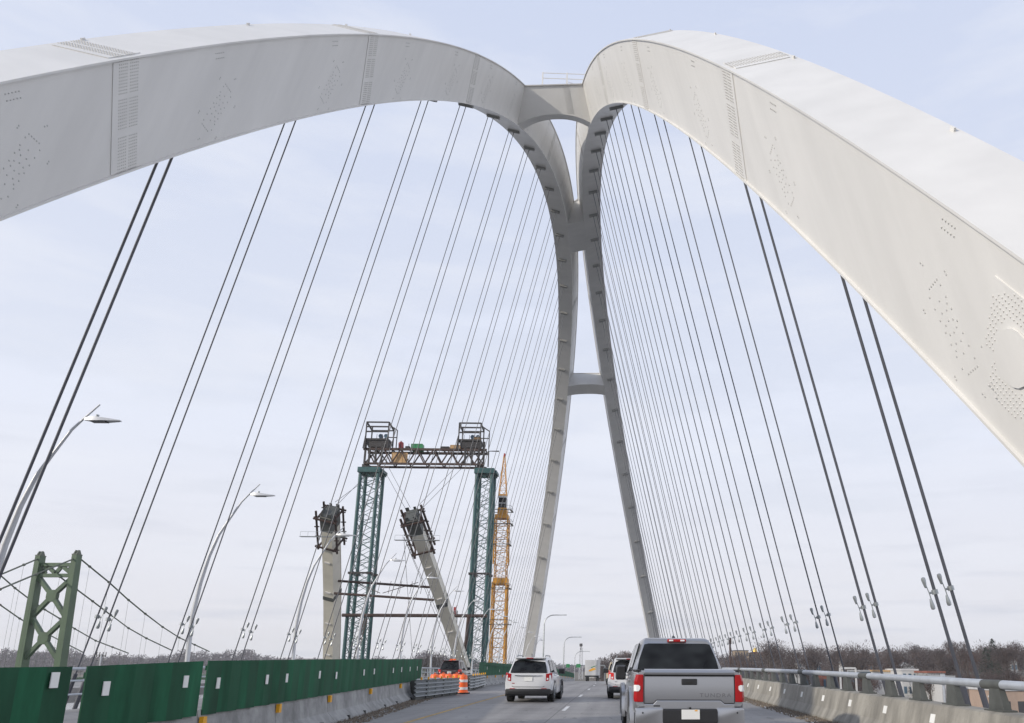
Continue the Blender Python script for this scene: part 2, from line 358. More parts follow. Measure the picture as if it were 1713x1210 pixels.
def splice(side, y0, parent):
    mb = MB(); hw = .46; shr = .62 if side < 0 else .48
    for face in ('in', 'out'):
        ring = []
        for y in np.linspace(y0 - hw, y0 + hw, 4):
            p0, t, up, la, n = stations_face(side, y - shr, .03, face); p1 = stations_face(side, y, .97, face)[0]
            ring.append([p0 + n * -.01, p0 + n * .022, p1 + n * .022, p1 + n * -.01])
        mb.loft(ring)
    ring = []
    for y in np.linspace(y0 - hw, y0 + hw, 4):
        a = rib(side, y, 1, .06); b = rib(side, y, 1, .94); t, up, la = frame(side, y)
        ring.append([a - up * .01, a + up * .022, b + up * .022, b - up * .01])
    mb.loft(ring)
    mb.cur = 1
    D = DEP(side, y0); fs = ['in'] + (['out'] if False else [])
    for face in fs:
        k = int(D / .085)
        for i in range(1, k):
            v = i / k
            if abs(v - .36) < .02 or abs(v - .68) < .02: continue
            for j in range(-5, 6):
                if j == 0: continue
                y = y0 + j * .08 * (t.y if abs(t.y) > .3 else .5)
                p, tt, up, la, n = stations_face(side, y - shr * (1 - v), v, face)
                stud(mb, p + n * .022, tt, up, n, .018, .014)
    for i in range(1, 22):
        for j in (-4, -3, -2, -1, 1, 2, 3, 4):
            y = y0 + j * .1 * t.y
            p = rib(side, y, 1, i / 22); tt, up, la = frame(side, y)
            stud(mb, p + up * .022, tt, la, up, .02, .02)
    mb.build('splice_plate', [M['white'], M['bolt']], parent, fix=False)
HYS = {1: [-70.45 + 6.0 * k for k in range(25)], -1: [-65.8 + 5.95 * k for k in range(24)]}
CLS = {1: [-76.2 + 5.9 * k for k in range(26)], -1: [-71.3 + 5.95 * k for k in range(25)]}
def anchor_bolts(side, parent):
    """studs of the hanger anchorages: leaning lozenge on the inner web at each hanger"""
    mb = MB()
    outline = []
    for i in range(5): outline += [(-.30 + .12 * i, 1.0), (-.30 + .12 * i, -1.0)]
    for i in range(7): outline += [(-.34, .85 - .28 * i), (.34, .85 - .28 * i)]
    inner = [(0, .62), (-.12, .35), (.12, .38), (-.2, .1), (0, .15), (.2, .12), (-.2, -.08), (0, -.12), (.2, -.1), (-.12, -.36), (.12, -.33), (0, -.6), (-.26, .45), (.26, -.45)]
    extra = [(-.75, .9), (-.75, .98), (.85, .7), (.85, .78), (-.8, -.75), (-.8, -.83), (.8, -.85), (.8, -.93), (0, 1.5), (.06, 1.58), (0, -1.5), (-.05, -1.58)]
    for hy in CLS[side]:
        if hy > 0: big = .024
        else: big = .02
        yc = hy
        p0, t, up, la, n = stations_face(side, yc, .35, 'in')
        vert = (Vector((0, 0, 1)) - n * n.z).normalized(); hz = vert.cross(n).normalized()
        if hz.y < 0: hz = -hz
        for a, b in outline + inner + extra:
            q = p0 + hz * (a + b * .18) * .8 + vert * b * .95
            q = onweb(side, q, yc, .35)
            stud(mb, q, hz, vert, n, big, .012)
        p0 = stations_face(side, hy + .3, .9, 'in')[0]
        t, up, la = frame(side, hy + .3)
        for r_ in (0, 1):
            for i in range(5): stud(mb, p0 + t * (i - 2) * .11 - up * r_ * .16 - la * .0, t, up, -la, .018, .015)
    return mb.build('anchor_bolts', M['boltdark'], parent, fix=False)

arch = thing('arch_bridge', 'white steel basket-handle arch whose two ribs spring over the road on both sides', 'arch bridge', (0, 0, 0))
ribs = {}
for side in (-1, 1):
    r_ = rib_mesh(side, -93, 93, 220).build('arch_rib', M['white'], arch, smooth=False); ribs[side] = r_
    r_['label'] = 'left white box rib of the arch' if side < 0 else 'right white box rib of the arch'
    for y0 in ((-80, -67.1, -55.6, -43.8, -20, 17, 32, 45, 59, 73) if side > 0 else (-80.2, -68.1, -56.2, -43.8, -20, 17, 32, 45, 59, 73)): splice(side, y0, r_)
    anchor_bolts(side, r_)
    # lifting lugs along the outer top edge and weld seams
    mb = MB()
    for y0 in [-86 + 6.1 * k for k in range(14)]:
        t, up, la = frame(side, y0); p = rib(side, y0, 1, .96)
        mb.add([p + t * a_ + la * c_ + up * b_ for b_ in (-.01, .08) for a_, c_ in ((-.08, -.025), (.08, -.025), (.08, .025), (-.08, .025))], [(3, 2, 1, 0), (4, 5, 6, 7), (0, 1, 5, 4), (1, 2, 6, 5), (2, 3, 7, 6), (3, 0, 4, 7)])
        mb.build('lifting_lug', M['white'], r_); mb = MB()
    mb = MB()
    for hy in HYS[side]:                                # hanger anchor boxes under the rib
        t, up, la = frame(side, hy); p = rib(side, hy, 0, .58)
        a = p - la * .5; b = p + la * .5
        mb.beam(a - up * .10 + up * .02, b - up * .10 + up * .02, .34, .24, up=up)
        mb.beam(a - t * .205 - up * .03, b - t * .205 - up * .03, .07, .16, up=up)
        mb.build('anchor_box', M['anch'], r_); mb = MB()
# access hatch on the right rib close by
mb = MB(); p0, t, up, la, n = stations_face(1, 1.0, .5, 'in')
yh, vh = -77.4, .5
p0, t, up, la, n = stations_face(1, yh, vh, 'in')
def disc(mb, c, a, b, n, r0, h, k=20):
    ring0 = [c + a * r0 * math.cos(6.2832 * i / k) + b * r0 * 1.0 * math.sin(6.2832 * i / k) for i in range(k)]
    ring1 = [q + n * h for q in ring0]; mb.loft([ring0, ring1])
plate = [(-.95, -.95), (.1, -1.05), (.9, -.5), (.9, 1.05), (-.2, 1.05), (-.95, .35)]
mb.loft([[onweb(1, p0 + t * a + up * b, yh, vh, h_) for a, b in plate] for h_ in (-.01, .025)])
for i in range(-9, 10):
    for j in range(-10, 11):
        a, b = i * .1, j * .1
        if a * a + b * b < .36 or a * a + b * b > 1.15 or abs(a) > .88: continue
        if b < -.3 and a > .5: continue
        mb.cur = 1; stud(mb, onweb(1, p0 + t * (a + .05 * (j % 2)) + up * b, yh, vh, .025), t, up, n, .016, .012)
mb.cur = 0; disc(mb, p0 + n * .03, t, up, n, .5, .035); mb.build('access_hatch', [M['white'], M['bolt']], ribs[1], fix=False)

def strut(ya, yb, rise, seam=True, rail=False, yr=None):
    mb = MB(); n = 28; rings = []
    for y in (ya, yb):
        bl, br = rib(-1, y, 0, 0), rib(1, y, 0, 0); tl, tr = rib(-1, y, 1, 0), rib(1, y, 1, 0)
        up = (tl - bl + tr - br).normalized()
        bl += Vector((-.05, 0, 0)); br += Vector((.05, 0, 0)); tl += Vector((-.05, 0, 0)) - up * .08; tr += Vector((.05, 0, 0)) - up * .08
        ring = []
        for i in range(n + 1):
            s = i / n; k = rise * (1 - abs(2 * s - 1) ** 2.3)
            ring.append(bl.lerp(br, s) + up * (k + .01))
        ring += [tr, tl]; rings.append(ring)
    mb.loft(rings)
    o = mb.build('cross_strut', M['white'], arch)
    # thin top flange lip and vertical bolt strip on the front face
    y = ya; tl, tr = rib(-1, y, 1, 0), rib(1, y, 1, 0); bl, br = rib(-1, y, 0, 0), rib(1, y, 0, 0); up = (tl - bl).normalized()
    dirn = (rib(1, yb, 1, 0) - rib(1, ya, 1, 0)).normalized()
    m2 = MB(); m2.beam(tl - up * .05 - dirn * .04, tr - up * .05 - dirn * .04, .10, .08, up=up); m2.build('top_lip', M['white'], o)
    if seam:
        m3 = MB(); x = tr.lerp(tl, .30); xb = br.lerp(bl, .30) + up * rise * .9
        for i in range(26):
            q = x.lerp(xb, (i + 1) / 28) - dirn * .0
            for j in range(6): stud(m3, q + Vector((.09 * (j - 2.5), 0, 0)), Vector((1, 0, 0)), up, -dirn, .018, .022)
        m3.build('bolt_strip', M['bolt'], o, fix=False)
    if rail:
        m4 = MB(); y = ya + .15; a, b = rib(-1, y, 1, 0), rib(1, y, 1, 0)
        xa = a.x + (b.x - a.x) * .30; zc = (a.z + b.z) / 2; yy = (a.y + b.y) / 2
        for fx in (xa, xa + 2.0): m4.beam((fx, yy, zc - .1), (fx, yy, zc + 1.15), .11, .11)
        for fx in (xa, xa + 2.0): m4.beam((fx, yy + 1.5, zc - .1), (fx, yy + 1.5, zc + .9), .06, .06)
        for h in (.62, 1.12): m4.beam((xa, yy, zc + h), (b.x + .2, yy, zc + h - .06), .045, .045)
        for h in (.5, .85): m4.beam((xa + 2.0, yy + .1, zc + h - .45), (b.x + .2, yy + 1.3, zc + h), .03, .03)
        m4.build('railing', M['white'], o)
    return o
s1 = strut(-33.1, -31.2, .78, rail=True); s1['label'] = 'nearest cross strut, cream, with a small railing on top'
s2 = strut(-3.3, 3.6, .02, seam=False); s2['label'] = 'middle cross strut at the crown, its underside dark'
s3 = strut(32.5, 34.4, .42, seam=False); s3['label'] = 'far cross strut, low and curved beneath'

def hanger(side, hy, j):
    off = (j - .5) * .44
    tp = rib(side, hy, 0, .66) + Vector((side * off, 0, .1)); bt = Vector(((14.95 if side > 0 else -14.45) + side * off, hy + (.18 if j == (1 if side < 0 else 0) else -.18) * -side * 0, gz(hy) - 1.0))
    mb = MB(); d = (bt - tp)
    rr = (.046 if hy < -62 else .029); mb.tube([tp, tp.lerp(bt, .5), bt], rr, 8)
    mb.tube([bt + (-d.normalized()) * 2.2, bt], .08, 8)
    h = mb.build('hanger_cable', M['cable'], arch, smooth=True)
    # vibration damper
    dm = MB(); zc = gz(hy) + 3.42 if side > 0 else gz(hy) + 3.12
    zc += (.10 if j == 1 else 0); s = (zc - tp.z) / (bt.z - tp.z); c = tp.lerp(bt, s); dn = d.normalized()
    inn = Vector((-side, 0, 0)); inn = (inn - dn * inn.dot(dn)).normalized()
    dm.tube([c - dn * .06, c + dn * .06], .082, 10); dm.tube([c, c + inn * .15], .028, 6)
    dm.tube([c + inn * .10 - dn * .24 + inn * .08, c + inn * .15, c + inn * .10 + dn * .24 + inn * .04], .014, 5)
    for sg, e in ((-1, .06), (1, .02)):
        q = c + inn * (.14 + e) + dn * .14 * sg
        L_ = .28
        dm.tube([q, q + dn * sg * .03, q + dn * sg * L_ * .7, q + dn * sg * L_ * .93, q + dn * sg * L_], [.022, .034, .062, .055, .02], 8)
    dm.build('damper', M['galv'], h, smooth=True)
for side in (-1, 1):
    for hy in HYS[side]:
        for j in (0, 1): hanger(side, hy, j)
# edge girder of the deck that the hangers hold
for side in (-1, 1):
    mb = MB(); rings = []
    for y in np.linspace(-86, 86, 60): rings.append([(side * 13.9, y, gz(y) - .55), (side * 15.1, y, gz(y) - .55), (side * 15.1, y, gz(y) - 2.2), (side * 13.9, y, gz(y) - 2.2)])
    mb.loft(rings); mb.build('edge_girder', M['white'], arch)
mb = MB()
for hy in HYS[1]: mb.box((-13.9, hy - .25, gz(hy) - 2.1), (13.9, hy + .25, gz(hy) - .95))
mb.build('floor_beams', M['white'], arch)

# ------------------------------------------------------------------ right parapet and rail
par = thing('concrete_parapet', 'long tan concrete parapet along the right edge of the road', 'parapet', (11.9, -90, 0))
mb = MB(); rings = []
for y in np.linspace(-100, 100, 80):
    z = gz(y); rings.append([(11.90, y, z - .05), (11.90, y, z + .08), (12.06, y, z + .33), (12.20, y, z + .84), (12.26, y, z + .87), (12.62, y, z + .87), (12.66, y, z + .84), (12.70, y, z - .05)])
mb.loft(rings)
def kid(o, parent):                                  # parent keeping world coordinates
    o.parent = parent; o.matrix_parent_inverse = Matrix.Translation(parent.location).inverted(); return o
kid(mb.build('wall_body', M['conc']), par)
sqm = MB()
for k in range(40):
    y = CAM[1] + 7.9 + 2.98 * k; z = gz(y) + .58
    m2 = MB(); X = 12.06 + .14 * (.50 - .33) / .51 - .012; X2 = 12.06 + .14 * (.67 - .33) / .51 - .012
    m2.hexa([(X, y - .12, z - .08), (X + .04, y - .12, z - .08), (X + .04, y + .12, z - .08), (X, y + .12, z - .08), (X2, y - .12, z + .09), (X2 + .04, y - .12, z + .09), (X2 + .04, y + .12, z + .09), (X2, y + .12, z + .09)])
    kid(m2.build('reflector_plate', M['paper']), par)
rl = thing('bridge_rail', 'grey steel tube rail on stout posts along the right parapet', 'railing', (12.4, -90, 0))
mb = MB(); ys = np.linspace(-98, 98, 90); mb.tube([(12.40, y, gz(y) + 1.32) for y in ys], .078, 12); kid(mb.build('rail_tube', M['rail'], smooth=True), rl)
for k in range(92):
    y = CAM[1] + 4.9 + 1.91 * k
    if y > 92: break
    z = gz(y); mb = MB(); t = .10
    mb.hexa([(12.36, y - .30, z + .87), (12.50, y - .30, z + .87), (12.50, y + .30, z + .87), (12.36, y + .30, z + .87), (12.35, y - .19, z + 1.26), (12.45, y - .19, z + 1.26), (12.45, y + .19, z + 1.26), (12.35, y + .19, z + 1.26)])
    mb.box((12.30, y - .36, z + .868), (12.56, y + .36, z + .90))
    kid(mb.build('rail_post', M['post']), rl)
for k in range(11):
    y = CAM[1] + 14.3 + 7.64 * k - .1; mb = MB(); mb.tube([(12.40, y, gz(y) + 1.32), (12.40, y + .75, gz(y) + 1.32)], .084, 12)
    kid(mb.build('rail_sleeve', M['post'], smooth=True), rl)
# far left edge rail of the path
rl2 = thing('path_railing', 'slim pale railing along the outer left edge of the deck', 'railing', (-12.7, -90, 0))
mb = MB()
for h in (.5, .95, 1.35): mb.tube([(-12.8, y, gz(y) + h) for y in np.linspace(-98, 98, 60)], .035 if h < 1.3 else .05, 8)
kid(mb.build('rail_tube', M['rail'], smooth=True), rl2)
for k in range(80):
    y = -98 + 2.45 * k; mb = MB(); mb.beam((-12.8, y, gz(y)), (-12.8, y, gz(y) + 1.33), .06, .09); kid(mb.build('rail_post', M['rail']), rl2)

# ------------------------------------------------------------------ left barrier segments with hoarding
ORD = ['first', 'second', 'third', 'fourth', 'fifth', 'sixth', 'seventh', 'eighth', 'ninth', 'tenth', 'eleventh', 'twelfth', 'thirteenth', 'fourteenth', 'fifteenth', 'sixteenth', 'seventeenth', 'eighteenth', 'nineteenth', 'twentieth', 'twenty-first', 'twenty-second', 'twenty-third', 'twenty-fourth', 'twenty-fifth', 'twenty-sixth', 'twenty-seventh', 'twenty-eighth', 'twenty-ninth', 'thirtieth']
prof = [(.42, 0), (.42, .07), (.20, .30), (.12, .86), (-.12, .86), (-.20, .30), (-.42, .07), (-.42, 0)]
def barrier_seg(line, da, db, label, refl=True, group='precast barriers under the green hoarding'):
    ya, yb = CAM[1] + da + .012, CAM[1] + db - .012; ym = (ya + yb) / 2
    t = thing('concrete_barrier', label, 'barrier', (line(ym), ym, gz(ym)), 0, group)
    mb = MB(); rings = []
    for y in (ya, yb):
        zz_ = gz(y); rings.append([(line(y) + a, y, zz_ + b) for a, b in prof])
    mb.loft(rings); kid(mb.build('barrier_body', M['conc2'], bevel=.012), t)
    mb = MB()                                           # lifting slots at the foot
    for f_ in (.3, .7):
        y = ya + (yb - ya) * f_; x = line(y) + .425; mb.box((x - .06, y - .07, gz(y) + .02), (x + .003, y + .07, gz(y) + .13))
    kid(mb.build('drain_slot', M['black']), t)
    if refl:
        y = ya + .05; x = line(y) + .20; mb = MB(); mb.box((x - .03, y - .06, gz(y) + .56), (x + .045, y + .06, gz(y) + .74)); kid(mb.build('amber_marker', M['ambr']), t)
js = [6.4, 10.45, 14.53, 18.49, 22.87, 28.42, 34.62, 40.6]
for i in range(len(js) - 1):
    barrier_seg(bx, js[i], js[i + 1], f'{ORD[i]} grey precast barrier in the near hoarded row, counted from the camera')
FX = ([59, 75, 90, 110, 150, 230], [-10.2, -10.6, -10.1, -9.0, -8.3, -8.3])
def fx_(y): return CAM[0] + float(np.interp(y - CAM[1], *FX))
for i in range(18):
    barrier_seg(fx_, 59 + 5.2 * i, 59 + 5.2 * (i + 1), f'{ORD[i]} grey precast barrier in the far row past the orange drums', group='precast barriers of the far row')
TOPZ = ([9.7, 11.1, 14.6, 22.6, 40.7], [1.45, 1.46, 1.55, 1.63, 1.76])
def hoard(line, da, db, label, top, notices=(), nlab=True, group='green hoarding sections'):
    ya, yb = CAM[1] + da, CAM[1] + db; ym = (ya + yb) / 2
    t = thing('hoarding_section', label, 'hoarding', (line(ym), ym, gz(ym) + .8), 0, group)
    mb = MB(); n = max(2, int((yb - ya) / .45)); step = (yb - ya) / n
    for i in range(n):                                 # overlapping boards, each a little skewed
        y0, y1 = ya + i * step, ya + (i + 1) * step + .03; o0 = .150; o1 = .195
        z0 = gz(y0) + .76 + .01 * (i % 2); 
        x0, x1 = line(y0) + o0, line(y1) + o1
        mb.cur = i % 2
        mb.hexa([(x0 - .02, y0, z0), (x0, y0, z0), (x1, y1, z0), (x1 - .02, y1, z0), (x0 - .02, y0, top(y0)), (x0, y0, top(y0)), (x1, y1, top(y1)), (x1 - .02, y1, top(y1))])
    kid(mb.build('board_sheet', [M['green'], M['green2']]), t)
    mb = MB()
    y = ya + .2
    while y < yb: mb.beam((line(y) + .09, y, gz(y) + .86), (line(y) + .09, y, top(y) - .06), .06, .06); y += 2.4
    mb.beam((line(ya) + .10, ya + .05, top(ya) - .12), (line(yb) + .10, yb - .05, top(yb) - .12), .05, .08)
    kid(mb.build('support_frame', M['green']), t)
    for dn_, z in notices:
        y = CAM[1] + dn_; x = line(y) + .20; mb = MB()
        sl = (line(y + .2) - line(y)) / .2
        mb.hexa([(x - .012, y, z - .10), (x, y, z - .10), (x + .15 * sl, y + .15, z - .10), (x - .012 + .15 * sl, y + .15, z - .10), (x - .012, y, z + .09), (x, y, z + .09), (x + .15 * sl, y + .15, z + .09), (x - .012 + .15 * sl, y + .15, z + .09)])
        kid(mb.build('notice_sheet', M['paper']), t)
tn = lambda y: float(np.interp(y - CAM[1], *TOPZ))
hoard(bx, 5.5, 10.80, 'green board hoarding nearest the left picture edge, one large white notice', tn, [(10.45, 1.30)])
hoard(bx, 11.22, 14.30, 'green board hoarding between the first and second gaps, two notices', tn, [(11.55, 1.17), (13.70, 1.22)])
hoard(bx, 14.66, 22.58, 'long green hoarding with four white notices after the second gap', tn, [(15.0, 1.17), (17.55, 1.19), (18.85, 1.2), (21.6, 1.24)])
hoard(bx, 22.72, 40.66, 'longest green hoarding reaching to the crash cushion, seven small notices', tn, [(23.4, 1.2), (27.1, 1.25), (28.8, 1.27), (32.6, 1.28), (34.6, 1.3), (39.1, 1.33), (36.9, 1.31)])
hoard(fx_, 60.5, 118, 'green hoarding farther on, behind the white SUV', lambda y: gz(y) + 1.72, [(64, gz(CAM[1] + 64) + 1.3), (72, 1.0)])
hoard(fx_, 118.4, 152, 'farthest green hoarding dipping over the crest of the road', lambda y: gz(y) + 1.62 - .003 * max(0, y - CAM[1] - 118), [], group='green hoarding sections')

# crash cushions (stacked corrugated beam panels)
def cushion(P0_, P1_, label):
    a = np.array(P0_); b = np.array(P1_); L_ = float(np.linalg.norm(b - a)); ang = math.atan2(b[1] - a[1], b[0] - a[0])
    y0 = CAM[1] + a[1]; t = thing('crash_cushion', label, 'crash barrier', (CAM[0] + a[0], y0, gz(y0)), ang, 'corrugated crash cushions')
    # local x along the cushion, local -y faces the road
    prof2 = []
    for i in range(33):
        z = .16 + .70 * i / 32; prof2.append((-.50 - .05 * math.cos(i / 32 * 2 * math.pi * 4), z))
    for side in (1, -1):
        n = 5
        for k in range(n):
            mb = MB(); x0, x1 = L_ * k / n, L_ * (k + 1) / n + .12; s = .012 * (k % 2)
            q0 = .12 if k == 0 else 0
            ring0 = [(x0, side * (p + q0 - s), z) for p, z in prof2] + [(x0, side * (p + q0 + .02 - s), z) for p, z in prof2[::-1]]
            ring1 = [(x1, side * (p - s), z) for p, z in prof2] + [(x1, side * (p + .02 - s), z) for p, z in prof2[::-1]]
            mb.loft([ring0, ring1]); mb.build('side_panel', M['galv'], t, smooth=True)
    mb = MB()
    for k in range(1, 6): x = .05 + (L_ - .1) * k / 5; mb.box((x - .05, -.48, .05), (x + .05, .48, .82))
    mb.build('diaphragm', M['post'], t)
    mb = MB(); mb.box((0, -.42, .02), (L_, -.34, .14)); mb.box((0, .34, .02), (L_, .42, .14)); mb.build('skid_rail', M['post'], t)
    mb = MB(); mb.tube([(L_ + .02, 0, .18), (L_ + .02, 0, .84)], .5, 16); mb.build('nose_cap', M['galv'], t, smooth=True)
    for k in range(7):
        m2 = MB(); x = .3 + (L_ - .5) * k / 6; m2.box((x - .05, -.56, .86), (x + .05, -.50, .98)); m2.build('amber_marker', M['ambr'], t)
cushion((-9.15, 36.2), (-8.75, 43.2), 'nearer grey corrugated crash cushion at the end of the near hoarding')
cushion((-9.2, 49.5), (-9.9, 58.6), 'farther grey corrugated crash cushion in front of the far barriers')
# drums
def drum(px_, py_, d, label, s=1.0):
    y = CAM[1] + d; p = atY(px_, py_, y)
    t = thing('traffic_drum', label, 'traffic drum', (p[0], y, gz(y)), 0, 'orange traffic drums')
    mb = MB(); Z = [0, .02, .12, .12, .3, .3, .48, .48, .66, .66, .84, .9, .92]; Rr = [.36, .36, .33, .29, .285, .275, .27, .26, .255, .245, .24, .2, .05]
    mb.tube([(0, 0, z * 1.08 * s) for z in Z], [r0 * s for r0 in Rr], 16); mb.build('drum_body', M['orange'], t, smooth=True)
    for z in (.2, .56):
        m2 = MB(); m2.tube([(0, 0, z * 1.08 * s), (0, 0, (z + .12) * 1.08 * s)], [.292 * s, .288 * s] if z < .4 else [.272 * s, .268 * s], 16); m2.build('white_band', M['paper'], t, smooth=True)
    m2 = MB(); m2.tube([(0, 0, 0), (0, 0, .07)], .42 * s, 16); m2.build('rubber_base', M['rubber'], t, smooth=True)
    m2 = MB(); m2.tube([(-.04, 0, .98 * s), (-.04, 0, 1.05 * s), (.04, 0, 1.05 * s), (.04, 0, .98 * s)], .015, 6); m2.build('handle', M['orange'], t)
drum(727, 1140, 46.0, 'leftmost orange drum showing over the nearer crash cushion')
drum(741, 1140, 49.5, 'second orange drum from the left over the nearer crash cushion')
drum(751, 1140, 46.5, 'third orange drum from the left, just left of the striped one')
drum(774, 1140, 44.5, 'orange and white striped drum standing at the nose of the nearer crash cushion')
drum(763, 1140, 48.5, 'orange drum half hidden behind the striped one')

# ------------------------------------------------------------------ deck lamps
def deck_lamp(y, label):
    t = thing('street_lamp', label, 'street lamp', (-13.4, y, gz(y)), 0, 'curved white lamps along the left edge')
    pts = [(0, 0), (-.02, 1.6), (.1, 3.0), (.42, 4.6), (.95, 6.1), (1.6, 7.5), (2.25, 8.7), (2.9, 9.75), (3.35, 10.45)]
    pts = LP
    mb = MB(); mb.tube([(a, 0, b) for a, b in pts], [.095, .10, .10, .095, .083, .068, .053, .043, .034, .026][:len(pts)], 10); mb.build('pole', M['lamp'], t, smooth=True)
    mb = MB(); mb.tube([(0, 0, 0), (0, 0, .12)], .2, 12); mb.build('base_plate', M['galv'], t)
    a, b = HEAD
    mb = MB(); mb.loft([[(a - .05, -.04, b - .02), (a - .05, .04, b - .02), (a - .05, .04, b + .06), (a - .05, -.04, b + .06)],
                        [(a + .25, -.16, b - .06), (a + .25, .16, b - .06), (a + .25, .13, b + .09), (a + .25, -.13, b + .09)],
                        [(a + .6, -.17, b - .06), (a + .6, .17, b - .06), (a + .6, .13, b + .05), (a + .6, -.13, b + .05)],
                        [(a + 1.1, -.08, b - .04), (a + 1.1, .08, b - .04), (a + 1.1, .06, b - .01), (a + 1.1, -.06, b - .01)]])
    hd = mb.build('lamp_head', M['lamp'], t, smooth=True)
    mb = MB(); mb.box((a + .2, -.11, b - .085), (a + .68, .11, b - .062)); mb.build('lens', M['glass'], hd)
    mb = MB(); mb.tube([(a + .34, 0, b + .08), (a + .34, 0, b + .17)], .05, 8); mb.build('photocell', M['galv'], hd)
lampY = [-65.6] + [-53.6 + 11.95 * k for k in range(13)]
_l2 = [(315, 1105), (316.5, 1075), (322, 1030), (335, 975), (350, 930), (366, 895), (383, 870), (404, 840), (418, 826), (435, 810)]
LP = []
for x_, y_ in _l2:
    p = atY(x_, y_, -53.6); LP.append((p[0] + 13.4, p[2] - gz(-53.6)))
LP = [(LP[0][0], 0)] + LP[1:]; _p = atY(420, 828, -53.6); HEAD = (_p[0] + 13.4, _p[2] - gz(-53.6))
lampl = ['nearest curved white lamp, its top leaning in from the left edge', 'second curved white lamp, rising behind the second hoarding', 'third curved white lamp, crossing the left concrete-coloured rib stub']
for i, y in enumerate(lampY):
    deck_lamp(y, lampl[i] if i < 3 else f'{ORD[i]} curved white lamp from the camera, beyond the hoarding')

# ------------------------------------------------------------------ twin arch under construction
OFF = -41.4
for side, nm in ((-1, 'left'), (1, 'right')):
    y1 = 58.2
    t = thing('rib_stub', f'{nm} unfinished beige arch rib stub topped by a dark rusty work frame', 'unfinished arch', (side * 14 + OFF, 86, gz(86)), 0, 'unfinished rib stubs of the second bridge')
    kid(rib_mesh(side, y1, 93, 50, OFF).build('rib_box', M['stub']), t)
    O = Vector((OFF, 0, 0))
    mb = MB()                                            # open dark end with diaphragm
    a, b, c_, d_ = [rib(side, y1, v, u) + O for v, u in ((0, 0), (0, 1), (1, 1), (1, 0))]
    tt, up, la = frame(side, y1)
    e = -tt * .9
    mb.loft([[q + tt * 3.6 + (la * s1_ + up * s2_) * .012 for q, s1_, s2_ in ((a, -12, -6), (b, 12, -6), (c_, 12, 6), (d_, -12, 6))], [q + tt * .2 + (la * s1_ + up * s2_) * .012 for q, s1_, s2_ in ((a, -12, -6), (b, 12, -6), (c_, 12, 6), (d_, -12, 6))]])
    mb.loft([[q + (la * s1_ + up * s2_) * .012 - tt * o_ for q, s1_, s2_ in ((a, -12, -6), (b, 12, -6), (c_, 12, 6), (d_, -12, 6))] for o_ in (.12, .02)])
    mb.loft([[q + (la * s1_ + up * s2_) * .011 - tt * o_ for q, s1_, s2_ in ((c_, 12, 6), (d_, -12, 6), (d_ - up * .9, -12, 6), (c_ - up * .9, 12, 6))] for o_ in (-1.6, .16)])
    kid(mb.build('end_collar', M['post']), t)
    mb = MB()
    for k in (0, 1):                                     # splice tongues
        q = a if k == 0 else d_
        mb.beam(q + la * .2, q + la * .2 + e, .7, .06, up=up); mb.beam(q + la * 1.6, q + la * 1.6 + e * .8, .5, .06, up=up)
    mb.beam(a + up * .3, a + up * .3 + e * .9, .07, .8, up=up); mb.beam(b + up * 1.2, b + up * 1.2 + e * .9, .07, 1.4, up=up)
    kid(mb.build('splice_tongue', M['post']), t)
    mb = MB(); P = lambda yy, v, u, o=0: rib(side, yy, v, u) + O
    for yy in (58.6, 63.6):                              # clamps around the rib and long side girders
        tt, up, la = frame(side, yy)
        ctr = P(yy, .5, .5)
        for s in (-1, 1):
            mb.beam(ctr + up * 2.1 * s - la * 2.2, ctr + up * 2.1 * s + la * 2.2, .28, .28, up=up)
            mb.beam(ctr + la * 1.55 * s - up * 2.4, ctr + la * 1.55 * s + up * 2.4, .28, .28, up=la)
    for s in (-1, 1):
        for u2 in (-1, 1):
            p0 = P(57.6, .5, .5) + frame(side, 57.6)[2] * 1.9 * s + frame(side, 57.6)[1] * 1.5 * u2
            p1 = P(64.4, .5, .5) + frame(side, 64.4)[2] * 1.9 * s + frame(side, 64.4)[1] * 1.5 * u2
            mb.beam(p0, p1, .35, .3)
            for f_ in (.15, .4, .65, .9): q = p0.lerp(p1, f_); mb.beam(q - Vector((.45, 0, 0)), q + Vector((.45, 0, 0)), .25, .2)
    kid(mb.build('work_frame', M['rust']), t)
    mb = MB(); q = P(61.3, -.25, .5)
    for dz_ in (0, .95): mb.beam(q + Vector((-4.2, -.8, dz_)), q + Vector((4.2, -.8, dz_)), .05 if dz_ else .9, .05 if dz_ else .08)
    for k in range(7): mb.beam(q + Vector((-4.2 + 1.4 * k, -.8, 0)), q + Vector((-4.2 + 1.4 * k, -.8, .95)), .035)
    kid(mb.build('catwalk', M['galv']), t)
    mb = MB()
    for yy in (66.3, 71.5, 76.8, 82):
        tt, up, la = frame(side, yy); p = P(yy, 0, .5)
        mb.beam(p - la * .55 - up * .1, p + la * .55 - up * .1, .3, .24, up=up)
    kid(mb.build('anchor_box', M['bolt']), t)
    mb = MB(); yy = 72.6
    tt, up, la = frame(side, yy)
    rg = [[P(yy + s, v, u) + la * (.10 if u else -.10) + up * (.1 if v else -.1) for v, u in ((0, 0), (0, 1), (1, 1), (1, 0))] for s in (-.28, .28)]
    mb.loft(rg); kid(mb.build('rib_clamp', M['post']), t)
